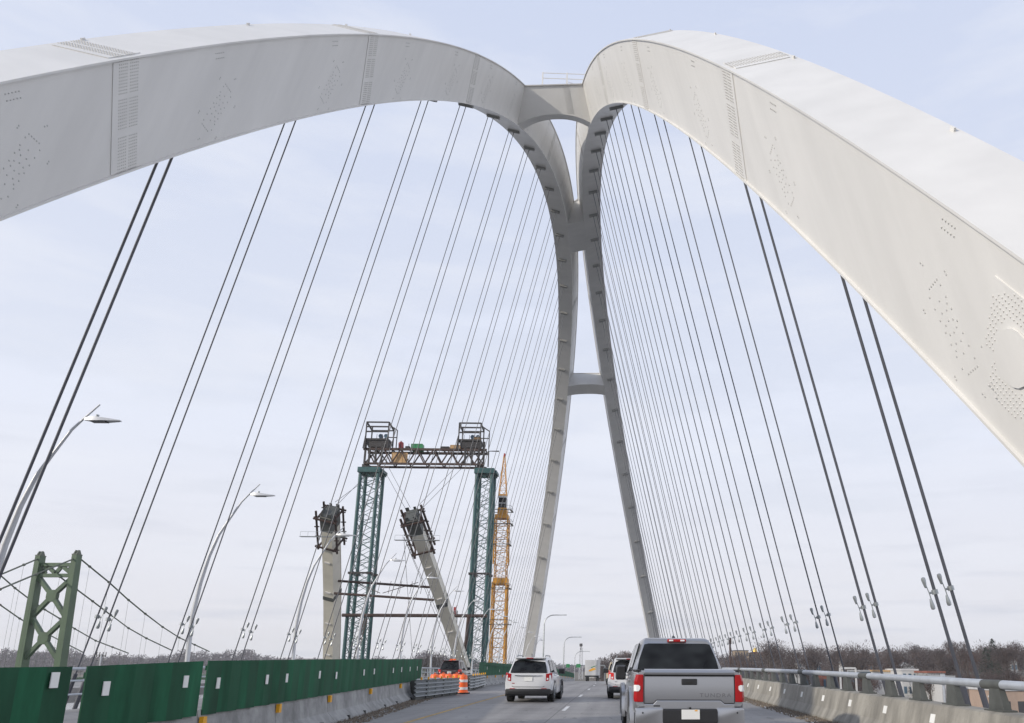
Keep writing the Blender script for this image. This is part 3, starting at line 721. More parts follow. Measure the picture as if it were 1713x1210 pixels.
# braces between the stubs
def spans(name, label, pa, pb, r0, m, cat='brace'):
    mb = MB(); t = thing(name, label, cat, tuple(Vector(pa)), 0); mb.tube([pa, pb], r0, 10); kid(mb.build('brace_tube', m, smooth=True), t); return t
Ya = 70.0
pl = rib(-1, 70.6, .6, 0) + Vector((OFF, 0, 0)); pr_ = rib(1, 70.6, .6, 0) + Vector((OFF, 0, 0))
tb = thing('temporary_brace', 'pair of rusty horizontal pipes tying the two rib stubs together, the upper pair', 'brace', tuple(pl))
for i, (pa, pb) in enumerate((((pl.x, pl.y, pl.z + .3), (pr_.x, pr_.y, pr_.z + .3)), ((pl.x, pl.y - 1.5, pl.z - 2.3), (pr_.x + .6, pr_.y - 1.5, pr_.z - 2.3)))):
    mb = MB(); mb.tube([pa, pb], .24, 10); kid(mb.build('brace_tube', M['rust'], smooth=True), tb)
mb = MB()
for k in range(1, 9):
    x = pl.x + (pr_.x - pl.x) * k / 9; mb.beam((x, pl.y, pl.z + .3), (x, pl.y - 1.5, pl.z - 2.3), .07)
mb.beam((pl.x + 3.5, pl.y, pl.z + .1), (pl.x + 9, pl.y - 1.5, pl.z - 2.2), .12); mb.beam((pl.x + 16, pl.y, pl.z + .1), (pl.x + 9.5, pl.y - 1.5, pl.z - 2.2), .12)
kid(mb.build('cross_bar', M['rust']), tb)

# ------------------------------------------------------------------ gantry on two teal lattice towers
GY = 95.0
def lattice_tower(x0, x1, y0, y1, z0, z1, label, pan=2.3):
    t = thing('lattice_tower', label, 'lattice tower', ((x0 + x1) / 2, (y0 + y1) / 2, z0), 0, 'teal lattice towers carrying the gantry')
    r = .42
    cs = [(x0 + r, y0 + r), (x1 - r, y0 + r), (x1 - r, y1 - r), (x0 + r, y1 - r)]
    for cx, cy in cs:
        mb = MB(); mb.tube([(cx, cy, z0), (cx, cy, z1)], r, 10); kid(mb.build('leg', M['teal'], smooth=True), t)
    mb = MB(); n = int((z1 - z0) / pan)
    for i in range(4):
        a, b = cs[i], cs[(i + 1) % 4]
        for k in range(n):
            za, zb = z0 + (z1 - z0) * k / n, z0 + (z1 - z0) * (k + 1) / n
            p, q = (a, b) if k % 2 else (b, a)
            mb.beam((p[0], p[1], za), (q[0], q[1], zb), .13)
            if k % 2: mb.beam((a[0], a[1], zb), (b[0], b[1], zb), .10)
            mb.beam((q[0], q[1], za), (p[0], p[1], zb), .09)
    kid(mb.build('lattice', M['teal']), t)
    for f_ in (.26, .62):
        z = z0 + (z1 - z0) * f_; mb = MB()
        for cx, cy in cs: mb.box((cx - .6, cy - .6, z - .25), (cx + .6, cy + .6, z + .25))
        mb.beam((x0, y0 - .1, z), (x1, y0 - .1, z), .3, .4); kid(mb.build('flange_ring', M['darks']), t)
    mb = MB(); mb.box((x0 - .15, y0 - .3, z1 - .5), (x1 + .15, y1 + .3, z1 + .75)); mb.box((x0 - .3, y0 + .5, z1 - .3), (x1 + .6, y1 - .5, z1 + .4)); kid(mb.build('cap_beam', M['teal'], bevel=.05), t)
    return t
tl0, tl1 = atY(577, 1100, GY)[0] - .2, atY(612, 1100, GY)[0]; ztop = atY(615, 790, GY)[2]
tr0, tr1 = atY(780, 1100, GY)[0], atY(812, 1100, GY)[0] + .1
lattice_tower(tl0, tl1 + .1, GY - 2, GY + 3, -17.5, ztop, 'left teal lattice tower under the gantry')
lattice_tower(tr0, tr1, GY - 2, GY + 3, -17.5, ztop, 'right teal lattice tower under the gantry, next to the yellow crane')
g = thing('gantry', 'dark rusty truss gantry with two open cages across the teal tower tops', 'gantry', ((tl0 + tr1) / 2, GY, ztop + 1.2))
gx0, gx1 = atY(614, 760, GY)[0], atY(813, 760, GY)[0]; zb, zt = atY(700, 779, GY)[2], atY(700, 755, GY)[2]
mb = MB()
for yy in (GY - 1.6, GY + 1.9):
    mb.beam((gx0, yy, zb), (gx1, yy, zb), .5, .45); mb.beam((gx0 - .4, yy, zt), (gx1 + .4, yy, zt), .5, .55)
    n = 14
    for k in range(n):
        xa = gx0 + .5 + (gx1 - gx0 - 1) * k / n; xb = gx0 + .5 + (gx1 - gx0 - 1) * (k + 1) / n
        za, zc = (zb, zt) if k % 2 else (zt, zb); mb.beam((xa, yy, za), (xb, yy, zc), .3, .26)
for k in range(15):
    x = gx0 + (gx1 - gx0) * k / 14; mb.beam((x, GY - 1.6, zt + .2), (x, GY + 1.9, zt + .2), .25, .2)
kid(mb.build('truss', M['rust']), g)
mb = MB()
for x in (gx0 + .1, gx0 + 1.1, gx0 + 2.6, gx0 + 4, gx1 - .2, gx1 - 1.4, gx1 - 3, gx1 - 4.6):
    mb.beam((x, GY - 1.7, zb - .1), (x, GY - 1.7, zt + 2), .42, .35)
for x in (gx0 + .4, gx1 - .8):
    mb.box((x - .9, GY - 1.4, zb - 1.3), (x + .6, GY + 1.2, zb - .1))
for s in (0, 1):
    x0 = gx0 + .2 if s == 0 else gx1 - 5.6; x1 = x0 + 5.4
    mb.beam((x0, GY - 1.6, zb), (x0 + 2.7, GY - 1.6, zt), .3); mb.beam((x0 + 2.7, GY - 1.6, zt), (x1, GY - 1.6, zb), .3)
kid(mb.build('end_posts', M['darks']), g)
def cage(xa, xb, nm):
    mb = MB(); z0, z1 = zt + 2.4, atY(640, 711, GY)[2]; ya, yb = GY - 2.2, GY + 2.2
    mb.box((xa - .1, ya, zt + 2.1), (xb + .1, yb, z0 + .1))
    for k in range(4): mb.hexa([(xa + .6 + k, ya + .3, zt + .5)] + [(xb - .6 - k * .2, ya + .3, zt + .5), (xb - .6 - k * .2, yb - .3, zt + .5), (xa + .6 + k, yb - .3, zt + .5)] + [(xa, ya + .3, zt + 2.1), (xb, ya + .3, zt + 2.1), (xb, yb - .3, zt + 2.1), (xa, yb - .3, zt + 2.1)]) if k == 0 else None
    for x in (xa, xb):
        for y in (ya, yb): mb.beam((x, y, zt), (x, y, z1), .26)
    for z in (z1, z1 - 1.1, (z0 + z1) / 2 - .3):
        mb.beam((xa, ya, z), (xb, ya, z), .3, .3)
        if z == z1:
            mb.beam((xa, yb, z - .8), (xb, yb, z - .8), .26); mb.beam((xa, ya, z), (xa, yb, z - .8), .3, .3); mb.beam((xb, ya, z), (xb, yb, z - .8), .3, .3)
    mb.beam((xb, ya, z1 - .6), (xb + 2.1, ya, z1 - 2.0), .24); mb.beam((xb + 2.1, ya, z1 - 2), (xb + 2.1, ya, zt), .2)
    mb.beam((xb, ya, z0 + .3), (xb + 2.1, ya, z0 + .3), .2)
    for k in range(5): mb.beam((xa + (xb - xa) * k / 4, ya, z0), (xa + (xb - xa) * k / 4, ya, z0 + 1.1), .09)
    mb.beam((xa - .4, ya, zt), (xa, ya, z0 + 1), .22)
    kid(mb.build('cage', M['darks']), g)
    m2 = MB()
    for x in (xa + 2.9, xa + 4.2): m2.tube([(x, GY, z0 + .1), (x, GY, z0 + 1.1)], .42, 10); m2.tube([(x, GY - .4, z0 + 1.2), (x, GY + .4, z0 + 1.2)], .5, 10)
    kid(m2.build('strand_reel', M['bluew'], smooth=True), g)
cx0, cx1 = atY(616, 740, GY)[0], atY(653, 740, GY)[0]; cage(cx0, cx1, 'l')
cx2, cx3 = atY(770, 740, GY)[0], atY(806, 740, GY)[0]; cage(cx2, cx3, 'r')
mb = MB(); p = atY(825, 759, GY); zz0 = atY(820, 785, GY)[2]; x0 = atY(819, 780, GY)[0]
mb.tube([(x0, GY - 2.2, zz0), (x0, GY - 2.2, p[2]), (atY(837, 759, GY)[0], GY - 2.2, p[2])], .16, 8); kid(mb.build('davit_arm', M['darks']), g)
# loads standing on the gantry
def load(name, label, cat, x0p, x1p, yt, yb_, m, dep=1.8, yy=GY - .9):
    a = atY(x0p, yb_, yy); b = atY(x1p, yt, yy); t = thing(name, label, cat, ((a[0] + b[0]) / 2, yy, a[2]))
    mb = MB(); mb.box((a[0], yy, a[2]), (b[0], yy + dep, b[2])); kid(mb.build(name + '_body', m, bevel=.06), t)
    mb = MB(); n = 3
    for k in range(n + 1): x = a[0] + (b[0] - a[0]) * k / n; mb.beam((x, yy - .03, a[2] + .1), (x, yy - .03, b[2] - .1), .12, .06)
    mb.beam((a[0], yy - .03, b[2] - .1), (b[0], yy - .03, b[2] - .1), .06, .16); kid(mb.build('rib_trim', m), t); return t
yd = 753
load('waste_bin', 'green steel bin on the middle of the gantry', 'container', 687.5, 707, 742.5, yd, M['contg'])
load('timber_crate', 'light plywood crate on the right half of the gantry', 'crate', 753, 770, 744.5, yd, M['ply'], 1.4)
load('tool_chest', 'dark tool chest beside the plywood crate on the gantry', 'chest', 737, 751.5, 747, yd, M['darks'], 1.3)
load('plywood_box', 'plywood box inside the right cage of the gantry', 'box', 793, 804.5, 731, 738.5, M['ply'], 1.2)
load('plywood_sheeting', 'tall plywood panel hung in the left bays of the gantry truss', 'panel', 654.5, 682, 757.5, 776, M['ply'], .12, GY - 1.2)
a = atY(671, 752.5, GY); b = atY(671, 739.5, GY)
t = thing('red_tank', 'upright dark red tank on the gantry right of the left cage', 'tank', (a[0], GY, a[2]))
mb = MB(); mb.tube([a, a + (b - a) * .85, b], [.62, .62, .3], 14); kid(mb.build('tank_shell', M['redt'], smooth=True), t)
mb = MB(); mb.beam(a + [0, -.6, .1], a + [0, -.6, 1.3], .1); mb.tube([b, b + [0, 0, .25]], .12, 8); kid(mb.build('valve', M['darks']), t)
a = atY(682, 752.5, GY); t = thing('generator', 'small dark generator between the red tank and the green bin', 'generator', tuple(a))
mb = MB(); mb.box(a + [-.55, -.5, 0], a + [.55, .5, .8]); kid(mb.build('generator_body', M['darks'], bevel=.15), t); mb = MB(); mb.tube([a + [.2, 0, .8], a + [.2, 0, 1.5]], .07, 8); kid(mb.build('exhaust', M['darks']), t)
# guy ropes
tg = thing('guy_ropes', 'thin dark ropes running down from the gantry to the right rib stub', 'ropes', tuple(atY(640, 785, GY)))
stubtop = rib(1, 57.3, .5, .5) + Vector((OFF, 0, 0)); stubl = rib(-1, 57.3, .5, .5) + Vector((OFF, 0, 0))
mb = MB()
for a, b in ((atY(640, 782, GY), stubtop + Vector((-1, 0, .5))), (atY(650, 782, GY), stubtop + Vector((0, 0, .5))), (atY(774, 782, GY), stubtop + Vector((1, 0, -1))), (atY(762, 782, GY), stubtop + Vector((1.2, 0, .6))),
             (atY(618, 790, GY), stubl + Vector((1, 0, 0))), (atY(640, 782, GY), stubl + Vector((1, 0, 1)))):
    mb.tube([a, b], .045, 5)
kid(mb.build('rope', M['darks']), tg)
tg = thing('stay_ropes', 'thin crossing ropes going down from the right rib stub to the deck', 'ropes', tuple(stubtop))
mb = MB()
for x_, y_, Y2 in ((765, 1100, 90), (757, 1100, 88), (690, 1100, 92)): mb.tube([stubtop + Vector((-.8, 0, -5)), tuple(atY(x_, y_, Y2))], .04, 5)
kid(mb.build('rope', M['darks']), tg)
lb = thing('low_brace', 'single rusty pipe low down between the two teal towers', 'brace', (tl0, GY - 3, 13))
zq = atY(700, 1030, GY - 2.6)[2]; mb = MB(); mb.tube([(tl0 - .4, GY - 2.6, zq), (tr1 + .2, GY - 2.6, zq)], .38, 10); kid(mb.build('brace_tube', M['rust'], smooth=True), lb)
ip = thing('raking_prop', 'rusty lattice prop leaning against the left teal tower', 'prop', tuple(atY(590, 1105, GY - 4)))
mb = MB(); a = atY(592, 1110, GY - 4); b = atY(612, 1035, GY - 4)
for o_ in (-.3, .3):
    mb.beam(a + [o_, 0, 0], b + [o_, 0, 0], .2)
for k in range(10): mb.beam(a + (b - a) * k / 10 + [-.3, 0, 0], a + (b - a) * (k + 1) / 10 + [.3, 0, 0], .1)
kid(mb.build('prop_lattice', M['rust']), ip)
rp = thing('raking_pipe', 'rusty pipe leaning beside the right teal tower', 'prop', tuple(atY(776, 1095, GY - 4)))
mb = MB(); mb.tube([atY(777, 1100, GY - 4), atY(784, 1030, GY - 4)], .38, 10); kid(mb.build('pipe', M['rust'], smooth=True), rp)

# ------------------------------------------------------------------ yellow tower crane
CY = 112.0
ct = thing('tower_crane', 'slim yellow lattice tower crane with dark cab, right of the teal towers', 'tower crane', tuple(atY(836, 1100, CY)))
def mast(mb, cx, cy, w0, w1, z0, z1, pan, cr=.18, br=.09, x1=None):
    n = max(1, int(round((z1 - z0) / pan))); x1 = cx if x1 is None else x1
    def P(i, k):
        f_ = k / n; w_ = w0 + (w1 - w0) * f_; sx, sy = ((-1, -1), (1, -1), (1, 1), (-1, 1))[i % 4]
        return Vector((cx + (x1 - cx) * f_ + sx * w_ / 2, cy + sy * w_ / 2, z0 + (z1 - z0) * f_))
    for i in range(4):
        mb.beam(P(i, 0), P(i, n), cr)
        for k in range(n):
            if (k + i) % 2: mb.beam(P(i, k), P(i + 1, k + 1), br)
            else: mb.beam(P(i + 1, k), P(i, k + 1), br)
            mb.beam(P(i, k + 1), P(i + 1, k + 1), br)
Z = lambda y_: atY(837, y_, CY)[2]; X = lambda x_, y_: atY(x_, y_, CY)[0]
wpx = lambda w_: w_ / 1383 * (CY - CAM[1])
xb0, xb1 = X(834.5, 1100), X(840, 860)
mb = MB(); mast(mb, xb0, CY, wpx(24), wpx(23), -17, Z(975), 2.2, .42, .13, X(837, 975)); kid(mb.build('mast_lower', M['yellow']), ct)
mb = MB(); mast(mb, X(837, 975), CY, wpx(20), wpx(19), Z(975), Z(945), 1.5, .2, .1); kid(mb.build('mast_neck', M['yellow']), ct)
mb = MB(); mast(mb, X(838, 945), CY, wpx(23), wpx(22), Z(945), Z(868), 1.6, .32, .12, X(840, 868)); kid(mb.build('climbing_frame', M['yellow']), ct)
mb = MB(); mb.box((X(829, 868), CY - 1.5, Z(868)), (X(851, 868), CY + 1.5, Z(862))); mb.box((X(833, 862), CY - 1.3, Z(862)), (X(848, 862), CY + 1.3, Z(851))); kid(mb.build('slew_ring', M['yellow'], bevel=.1), ct)
mb = MB(); mb.box((X(826, 973), CY - 1.7, Z(979)), (X(850, 973), CY + 1.7, Z(968))); kid(mb.build('mast_collar', M['yellow'], bevel=.1), ct)
mb = MB(); mb.box((X(834.5, 850), CY - 1.2, Z(851)), (X(847.5, 850), CY + 1.2, Z(834))); kid(mb.build('cab', M['glass'], bevel=.08), ct)
mb = MB(); mb.box((X(834.5, 833), CY - 1.25, Z(834)), (X(847.5, 833), CY + 1.25, Z(831))); mb.box((X(834.3, 833), CY - 1.26, Z(844)), (X(847.7, 833), CY - 1.2, Z(842.5))); kid(mb.build('cab_roof', M['wwall']), ct)
mb = MB(); mast(mb, X(841, 830), CY, wpx(13.5), wpx(2), Z(831), Z(762), 1.8, .16, .08, X(844, 762)); mb.box((X(835, 830), CY - 1, Z(831)), (X(848, 830), CY + 1, Z(828))); kid(mb.build('jib', M['yellow']), ct)
mb = MB(); mb.box((X(843, 760), CY - .3, Z(764)), (X(845.5, 760), CY + .3, Z(759))); kid(mb.build('jib_tip', M['redt']), ct)
for y_ in (855, 878, 912, 985, 1045):
    mb = MB(); z = Z(y_); xa, xb = X(820 + (y_ > 900) * -1 + (y_ < 890) * 4, y_), X(853 + (y_ < 890) * 3, y_); ya, yb = CY - 2, CY + 2
    for a, b in (((xa, ya), (xb, ya)), ((xb, ya), (xb, yb)), ((xb, yb), (xa, yb)), ((xa, yb), (xa, ya))):
        mb.beam((*a, z), (*b, z), .5, .1); mb.beam((*a, z + 1.1), (*b, z + 1.1), .06); mb.beam((*a, z), (*a, z + 1.1), .07)
    kid(mb.build('walkway', M['post']), ct)
# small distant crane jib by the right rib stub
sct = thing('small_crane', 'tiny grey crane mast with a dark red tip right of the right rib stub', 'crane', tuple(atY(758, 1095, 118)))
mb = MB(); mast(mb, atY(758, 1095, 118)[0], 118, 1.0, .8, 0, atY(758, 1022, 118)[2], 1.6, .14, .08); kid(mb.build('mast', M['galv']), sct)
a = atY(761, 1022, 118); mb = MB(); mb.box(a + [-.3, -.4, -.8], a + [.3, .4, .9]); mb.beam(a + [0, 0, 0], a + [.5, 0, 1.4], .2); kid(mb.build('tip', M['redt']), sct)

# ------------------------------------------------------------------ old suspension bridge on the left
SY = 118.0
sb = thing('suspension_bridge', 'old green suspension bridge tower with crossed bracing at far left', 'suspension bridge', tuple(atY(70, 1110, SY)))
P = lambda x_, y_: Vector(atY(x_, y_, SY))
lt, lbm, rt, rb = P(68, 931), P(37, 1112), P(129, 929), P(101, 1112)
ext = lambda a, b, k: b + (b - a) * k
def leg(a, b):
    mb = MB(); b2 = ext(a, b, .6); mb.hexa([b2 + Vector((-.85, -1.5, 0)), b2 + Vector((.85, -1.5, 0)), b2 + Vector((.85, 1.5, 0)), b2 + Vector((-.85, 1.5, 0)), a + Vector((-.6, -1.1, 0)), a + Vector((.6, -1.1, 0)), a + Vector((.6, 1.1, 0)), a + Vector((-.6, 1.1, 0))])
    kid(mb.build('tower_leg', M['susp']), sb)
    mb = MB(); mb.box(a + Vector((-.65, -1.15, 0)), a + Vector((.65, 1.15, .25)))
    for sx_ in (-.35, .35): mb.hexa([a + Vector((sx_ + v[0], v[1], v[2])) for v in ((-.18, -.9, .2), (.18, -.9, .2), (.18, .9, .2), (-.18, .9, .2), (-.10, -.3, 1.3), (.10, -.3, 1.3), (.10, .3, 1.3), (-.10, .3, 1.3))])
    kid(mb.build('saddle', M['suspd']), sb)
leg(lt, lbm); leg(rt, rb)
mb = MB()
def br(a, b, w_=1.05): mb.beam(P(*a), P(*b), .9, w_, up=(0, 1, 0))
br((66, 945), (128, 945)); br((64, 963), (127, 963), .95)
for a, b in (((70, 962), (80, 947)), ((80, 947), (93, 960)), ((93, 960), (104, 947)), ((104, 947), (120, 960)), ((68, 950), (76, 960)), ((118, 948), (124, 960))): br(a, b, .6)
for a, b in (((66, 967), (88, 997)), ((122, 966), (88, 997)), ((88, 997), (54, 1032)), ((88, 997), (110, 1032)), ((54, 1034), (74, 1068)), ((110, 1034), (74, 1068)), ((74, 1068), (36, 1108)), ((74, 1068), (103, 1112))): br(a, b, 1.15)
for c_ in ((88, 997), (74, 1068)):
    q = P(*c_); mb.prism([(q.x + 1.35 * math.cos(t_), q.z + 1.6 * math.sin(t_)) for t_ in np.linspace(0, 2 * math.pi, 9)[:-1] + .39], 'y', q.y - .62, q.y + .62)
kid(mb.build('cross_bracing', M['susp']), sb)
def main_cable(xw, pts, parent, deckz=-3):
    """photo points on a vertical plane x = xw"""
    W = [Vector(atX(x_, y_, xw)) for x_, y_ in pts]; mb = MB(); mb.tube(W, .19, 6); kid(mb.build('main_cable', M['suspd'], smooth=True), parent)
    mb = MB()
    for i in range(len(W) - 1):
        seg = (W[i + 1] - W[i]).length; n = max(1, int(seg / 9))
        for k in range(n):
            q = W[i].lerp(W[i + 1], k / n)
            if q.z > 0: mb.tube([(q.x, q.y, q.z + .15), (q.x, q.y, deckz)], .035, 4); mb.tube([q - Vector((0, .22, 0)), q + Vector((0, .22, 0))], .33, 6)
    kid(mb.build('suspender_ropes', M['suspd']), parent)
main_cable(rt.x, [(132, 933), (150, 948), (182, 974), (215, 1004), (243, 1027), (272, 1049), (300, 1067), (350, 1090)], sb)
main_cable(lt.x, [(68, 937), (100, 965), (128, 986), (155, 1006), (185, 1029), (215, 1051), (245, 1068), (287, 1088)], sb)
main_cable(lt.x + .1, [(66, 934), (40, 945), (0, 962), (-60, 990)], sb)
main_cable(rt.x - .1, [(126, 934), (60, 961), (0, 986), (-60, 1010)], sb)
sb2 = thing('suspension_cables', 'cables of a second suspension bridge sloping in from beyond the left edge', 'suspension cables', tuple(atX(0, 1000, lt.x - 26)))
main_cable(lt.x - 26, [(-60, 910), (0, 962), (25, 984), (50, 1003), (75, 1020), (100, 1035), (125, 1052), (160, 1072), (215, 1093)], sb2)
main_cable(lt.x - 36, [(-60, 968), (0, 1012), (33, 1035), (70, 1056), (105, 1074), (140, 1092)], sb2)
mb = MB(); x0 = lt.x + .5; x1 = rt.x - .5
for dx_, par_ in ((0, sb), (-36, sb2)):
    mb = MB(); mb.hexa([(x0 + dx_, -60, -5), (x1 + dx_, -60, -5), (x1 + dx_, 900, -5), (x0 + dx_, 900, -5), (x0 + dx_, -60, -3), (x1 + dx_, -60, -3), (x1 + dx_, 900, -3), (x0 + dx_, 900, -3)]); kid(mb.build('bridge_deck', M['susp']), par_)
pm = thing('radio_mast', 'short white mast with antennas over the hoarding near the left edge', 'mast', tuple(atY(170, 1115, 140)))
mb = MB(); a = atY(167, 1112, 140); b = atY(170, 1094, 140); mb.tube([a - [0, 0, 12], b], .22, 6); kid(mb.build('mast_pole', M['lamp']), pm)
mb = MB(); mb.beam(b + [-1.3, 0, -.4], b + [1.3, 0, -.4], .12); 
for k in (-1.3, -.5, .4, 1.2): mb.beam(b + [k, 0, -.9], b + [k, 0, .5], .16)
kid(mb.build('antenna', M['darks']), pm)

# ------------------------------------------------------------------ vehicles (built at the origin, rear face at y = 0)
S_ = 1.1
def wheel(parent, x, y, r, wd=.25):
    mb = MB(); s = 1 if x > 0 else -1
    mb.tube([(x - wd / 2, y, r), (x - wd / 2 + .02, y, r), (x + wd / 2 - .02, y, r), (x + wd / 2, y, r)], [r * .93, r, r, r * .93], 22)
    t = mb.build('wheel', M['rubber'], parent, smooth=True)
    m2 = MB(); xo = x + s * (wd / 2 + .004); m2.tube([(xo - s * .03, y, r), (xo, y, r)], [r * .62, r * .60], 16)
    for k in range(5):
        a = k * 1.2566; m2.beam((xo, y, r), (xo, y + math.cos(a) * r * .58, r + math.sin(a) * r * .58), .03, .06, up=(1, 0, 0))
    m2.build('rim', M['galv'], t, smooth=True)
def ring(y, hw, z0, z1, rb=.12, rt=.12, hwt=None, n=5, bulge=.0):
    hwt = hw if hwt is None else hwt; pts = []
    for sx in (1, -1):
        seq = []
        for k in range(n):
            a = math.pi / 2 * k / (n - 1); seq.append((hw - rb + rb * math.sin(a), z0 + rb - rb * math.cos(a)))
        seq.append(((hw + hwt) / 2 + bulge, (z0 + z1) / 2))
        for k in range(n):
            a = math.pi / 2 * k / (n - 1); seq.append((hwt - rt + rt * math.cos(a), z1 - rt + rt * math.sin(a)))
        if sx < 0: seq = [(-a_, b_) for a_, b_ in seq[::-1]]
        pts += seq
    return [(a_, y, b_) for a_, b_ in pts]
def plate(parent, x, y, z, w_=.31, h=.155, col=None):
    mb = MB(); mb.box((x - w_ / 2, y - .012, z - h / 2), (x + w_ / 2, y, z + h / 2)); p = mb.build('licence_plate', M['paper'], parent)
    return p
def suv(label, cat, loc, rz, paint, Lg=4.5, W_=.90, Hh=1.68, lit=False, brand_chrome=True, beacon=False):
    t = thing('suv' if cat == 'car' else 'van', label, cat, loc, rz); t.scale = (S_, S_, S_)
    mb = MB(); st = [(0.0, .82, .42, 1.02, .84), (.04, .87, .36, 1.05, .85), (.25, W_, .30, 1.08, .87), (.9, W_ + .02, .28, 1.06, .88), (2.2, W_, .26, 1.02, .87), (3.3, W_, .28, .98, .84), (4.0, W_ - .03, .3, .9, .78), (4.35, W_ - .12, .34, .80, .7), (Lg, W_ - .3, .42, .68, .55)]
    mb.loft([ring(y, a, z0, z1, .10, .09, hwt=b, bulge=.03) for y, a, z0, z1, b in st]); mb.build('body', paint, t, smooth=True)
    mb = MB(); st = [(.03, .80, 1.03, 1.05, .78), (.16, .79, 1.03, 1.28, .72), (.30, .79, 1.02, 1.55, .65), (.42, .79, 1.02, Hh - .06, .62), (.62, .79, 1.02, Hh - .01, .62), (1.4, .80, 1.02, Hh, .63), (2.2, .80, 1.0, Hh - .03, .62), (2.8, .80, 1.0, 1.42, .66), (3.3, .78, .98, 1.08, .72)]
    mb.loft([ring(y, a, z0, z1, .04, .07 if z1 - z0 > .2 else .008, hwt=b) for y, a, z0, z1, b in st]); cab = mb.build('cabin', paint, t, smooth=True)
    # rear window, side windows
    def quad(nm, pts, m, parent=t, thick=.012, nrm=(0, -1, 0)):
        nv = Vector(nrm).normalized() * thick; m_ = MB(); pts = [Vector(p) for p in pts]; m_.loft([pts, [p + nv for p in pts]]); return m_.build(nm, m, parent, bevel=.006)
    quad('rear_window', [(-.70, .035, 1.09), (.70, .035, 1.09), (.66, .14, 1.28), (.575, .34, Hh - .13), (.4, .345, Hh - .10), (-.4, .345, Hh - .10), (-.575, .34, Hh - .13), (-.66, .14, 1.28)], M['glass'], thick=.03)
    for s in (-1, 1):
        quad('side_window', [(s * .775, .55, 1.10), (s * .775, 1.45, 1.10), (s * .655, 1.45, Hh - .12), (s * .645, .75, Hh - .12)][::s], M['glass'], nrm=(s, 0, .3), thick=.02)
        quad('side_window', [(s * .775, 1.55, 1.10), (s * .775, 2.75, 1.08), (s * .66, 2.25, Hh - .13), (s * .655, 1.55, Hh - .12)][::s], M['glass'], nrm=(s, 0, .3), thick=.02)
        m_ = MB(); m_.loft([ring(y, .015, z - .02, z + .02, .01, .01, n=2) for y, z in ((.6, Hh + .01), (.7, Hh + .06), (2.0, Hh + .05), (2.1, Hh))]); r0 = m_.build('roof_rack', M['galv'], t); r0.location = (s * .55, 0, 0)
        # tail light wraps the corner
        m_ = MB(); m_.loft([[(s * .66, -.012, z), (s * .80, .00, z + .02), (s * .885, .12, z + .03), (s * .885, .20, z + .05), (s * .7, .2, z + .02)] for z in (.78, .92, 1.05)]); m_.build('tail_light', M['redlit'] if lit else M['red'], t, smooth=False, bevel=.01)
        m_ = MB(); m_.loft([[(s * .70, -.016, z), (s * .76, -.012, z), (s * .76, .01, z), (s * .70, .01, z)] for z in (.83, .90)]); m_.build('reverse_light', M['wlens'], t)
        m_ = MB(); m_.box((s * .60 - .10, -.035, .47), (s * .60 + .10, .0, .52)); m_.build('reflector', M['red'], t)
        m_ = MB(); m_.loft([ring(y, a, z0, z1, .03, .03, n=3) for y, a, z0, z1 in ((2.52, .10, 1.06, 1.22), (2.62, .13, 1.03, 1.25), (2.70, .09, 1.05, 1.23))]); o_ = m_.build('side_mirror', M['black'], t, smooth=True); o_.location = (s * 1.0, 0, 0)
        for y in (.85, 3.55): wheel(t, s * (W_ - .12), y, .35)
        for y in (.85, 3.55):
            m_ = MB(); arc = [(y + .43 * math.cos(a), .34 + .43 * math.sin(a)) for a in np.linspace(-.3, math.pi + .3, 14)]
            for i in range(13): m_.beam((s * (W_ + .0), *arc[i]), (s * (W_ + .0), *arc[i + 1]), .07, .06, up=(1, 0, 0))
            m_.build('wheel_arch', M['black'], t)
    m_ = MB(); m_.loft([ring(y, a, .30, .50, .05, .05) for y, a in ((-.05, .76), (-.02, .86), (.3, .91))]); m_.build('rear_bumper', M['black'], t, smooth=True)
    m_ = MB(); m_.box((-.78, .1, .24), (.78, 4.2, .34)); m_.build('underbody', M['black'], t)
    m_ = MB(); m_.tube([(-.52, -.012, .985), (-.3, -.03, .975), (.3, -.03, .975), (.52, -.012, .985)], .018, 6); m_.build('tailgate_trim', M['chrome'], t)
    m_ = MB(); m_.tube([(-.62, -.008, .60), (-.55, -.008, .57), (.55, -.008, .57), (.62, -.008, .60)], .008, 4); m_.build('tailgate_seam', M['black'], t)
    plate(t, 0, -.012, .86)
    m_ = MB(); m_.box((-.62, -.008, .69), (-.52, .01, .715)); m_.build('badge', M['red'] if not lit else M['chrome'], t)
    m_ = MB(); m_.tube([(-.45, .30, 1.16), (.05, .06, 1.12)], .008, 4); 
    m_ = MB(); m_.loft([ring(y, .60, Hh - .055, Hh - .02, .01, .01, n=2) for y in (.18, .5)]); m_.build('roof_spoiler', paint, t)
    m_ = MB(); m_.box((-.13, .165, Hh - .06), (.13, .18, Hh - .03)); m_.build('brake_light', M['red'], t)
    m_ = MB(); m_.tube([(0, .8, Hh), (0, .7, Hh + .12)], .012, 5); m_.build('antenna', M['black'], t)
    if beacon: m_ = MB(); m_.box((-.22, 1.1, Hh), (.22, 1.3, Hh + .1)); m_.build('amber_beacon', M['orange'], t)
    return t
def put(cx_px, d, yb=None): p = atY(cx_px, 1150, CAM[1] + d); return (p[0], CAM[1] + d, gz(CAM[1] + d))
suv('white SUV ahead in the left lane, dark rear window and red tail lights', 'car', put(883.5, 34.8), R(-2.0), M['wpaint'])
suv('white crossover mostly hidden by the silver pickup, left tail light lit', 'car', put(1053, 38.5), R(1.0), M['wpaint'], lit=True)
suv('tan car just showing beyond the white crossover', 'car', put(1034.5, 68), R(1), M['tan'], lit=True)
suv('dark red van with an amber roof beacon standing among the orange drums', 'van', put(750, 70), R(0), M['dkpaint'], lit=True, Hh=1.78, beacon=True)

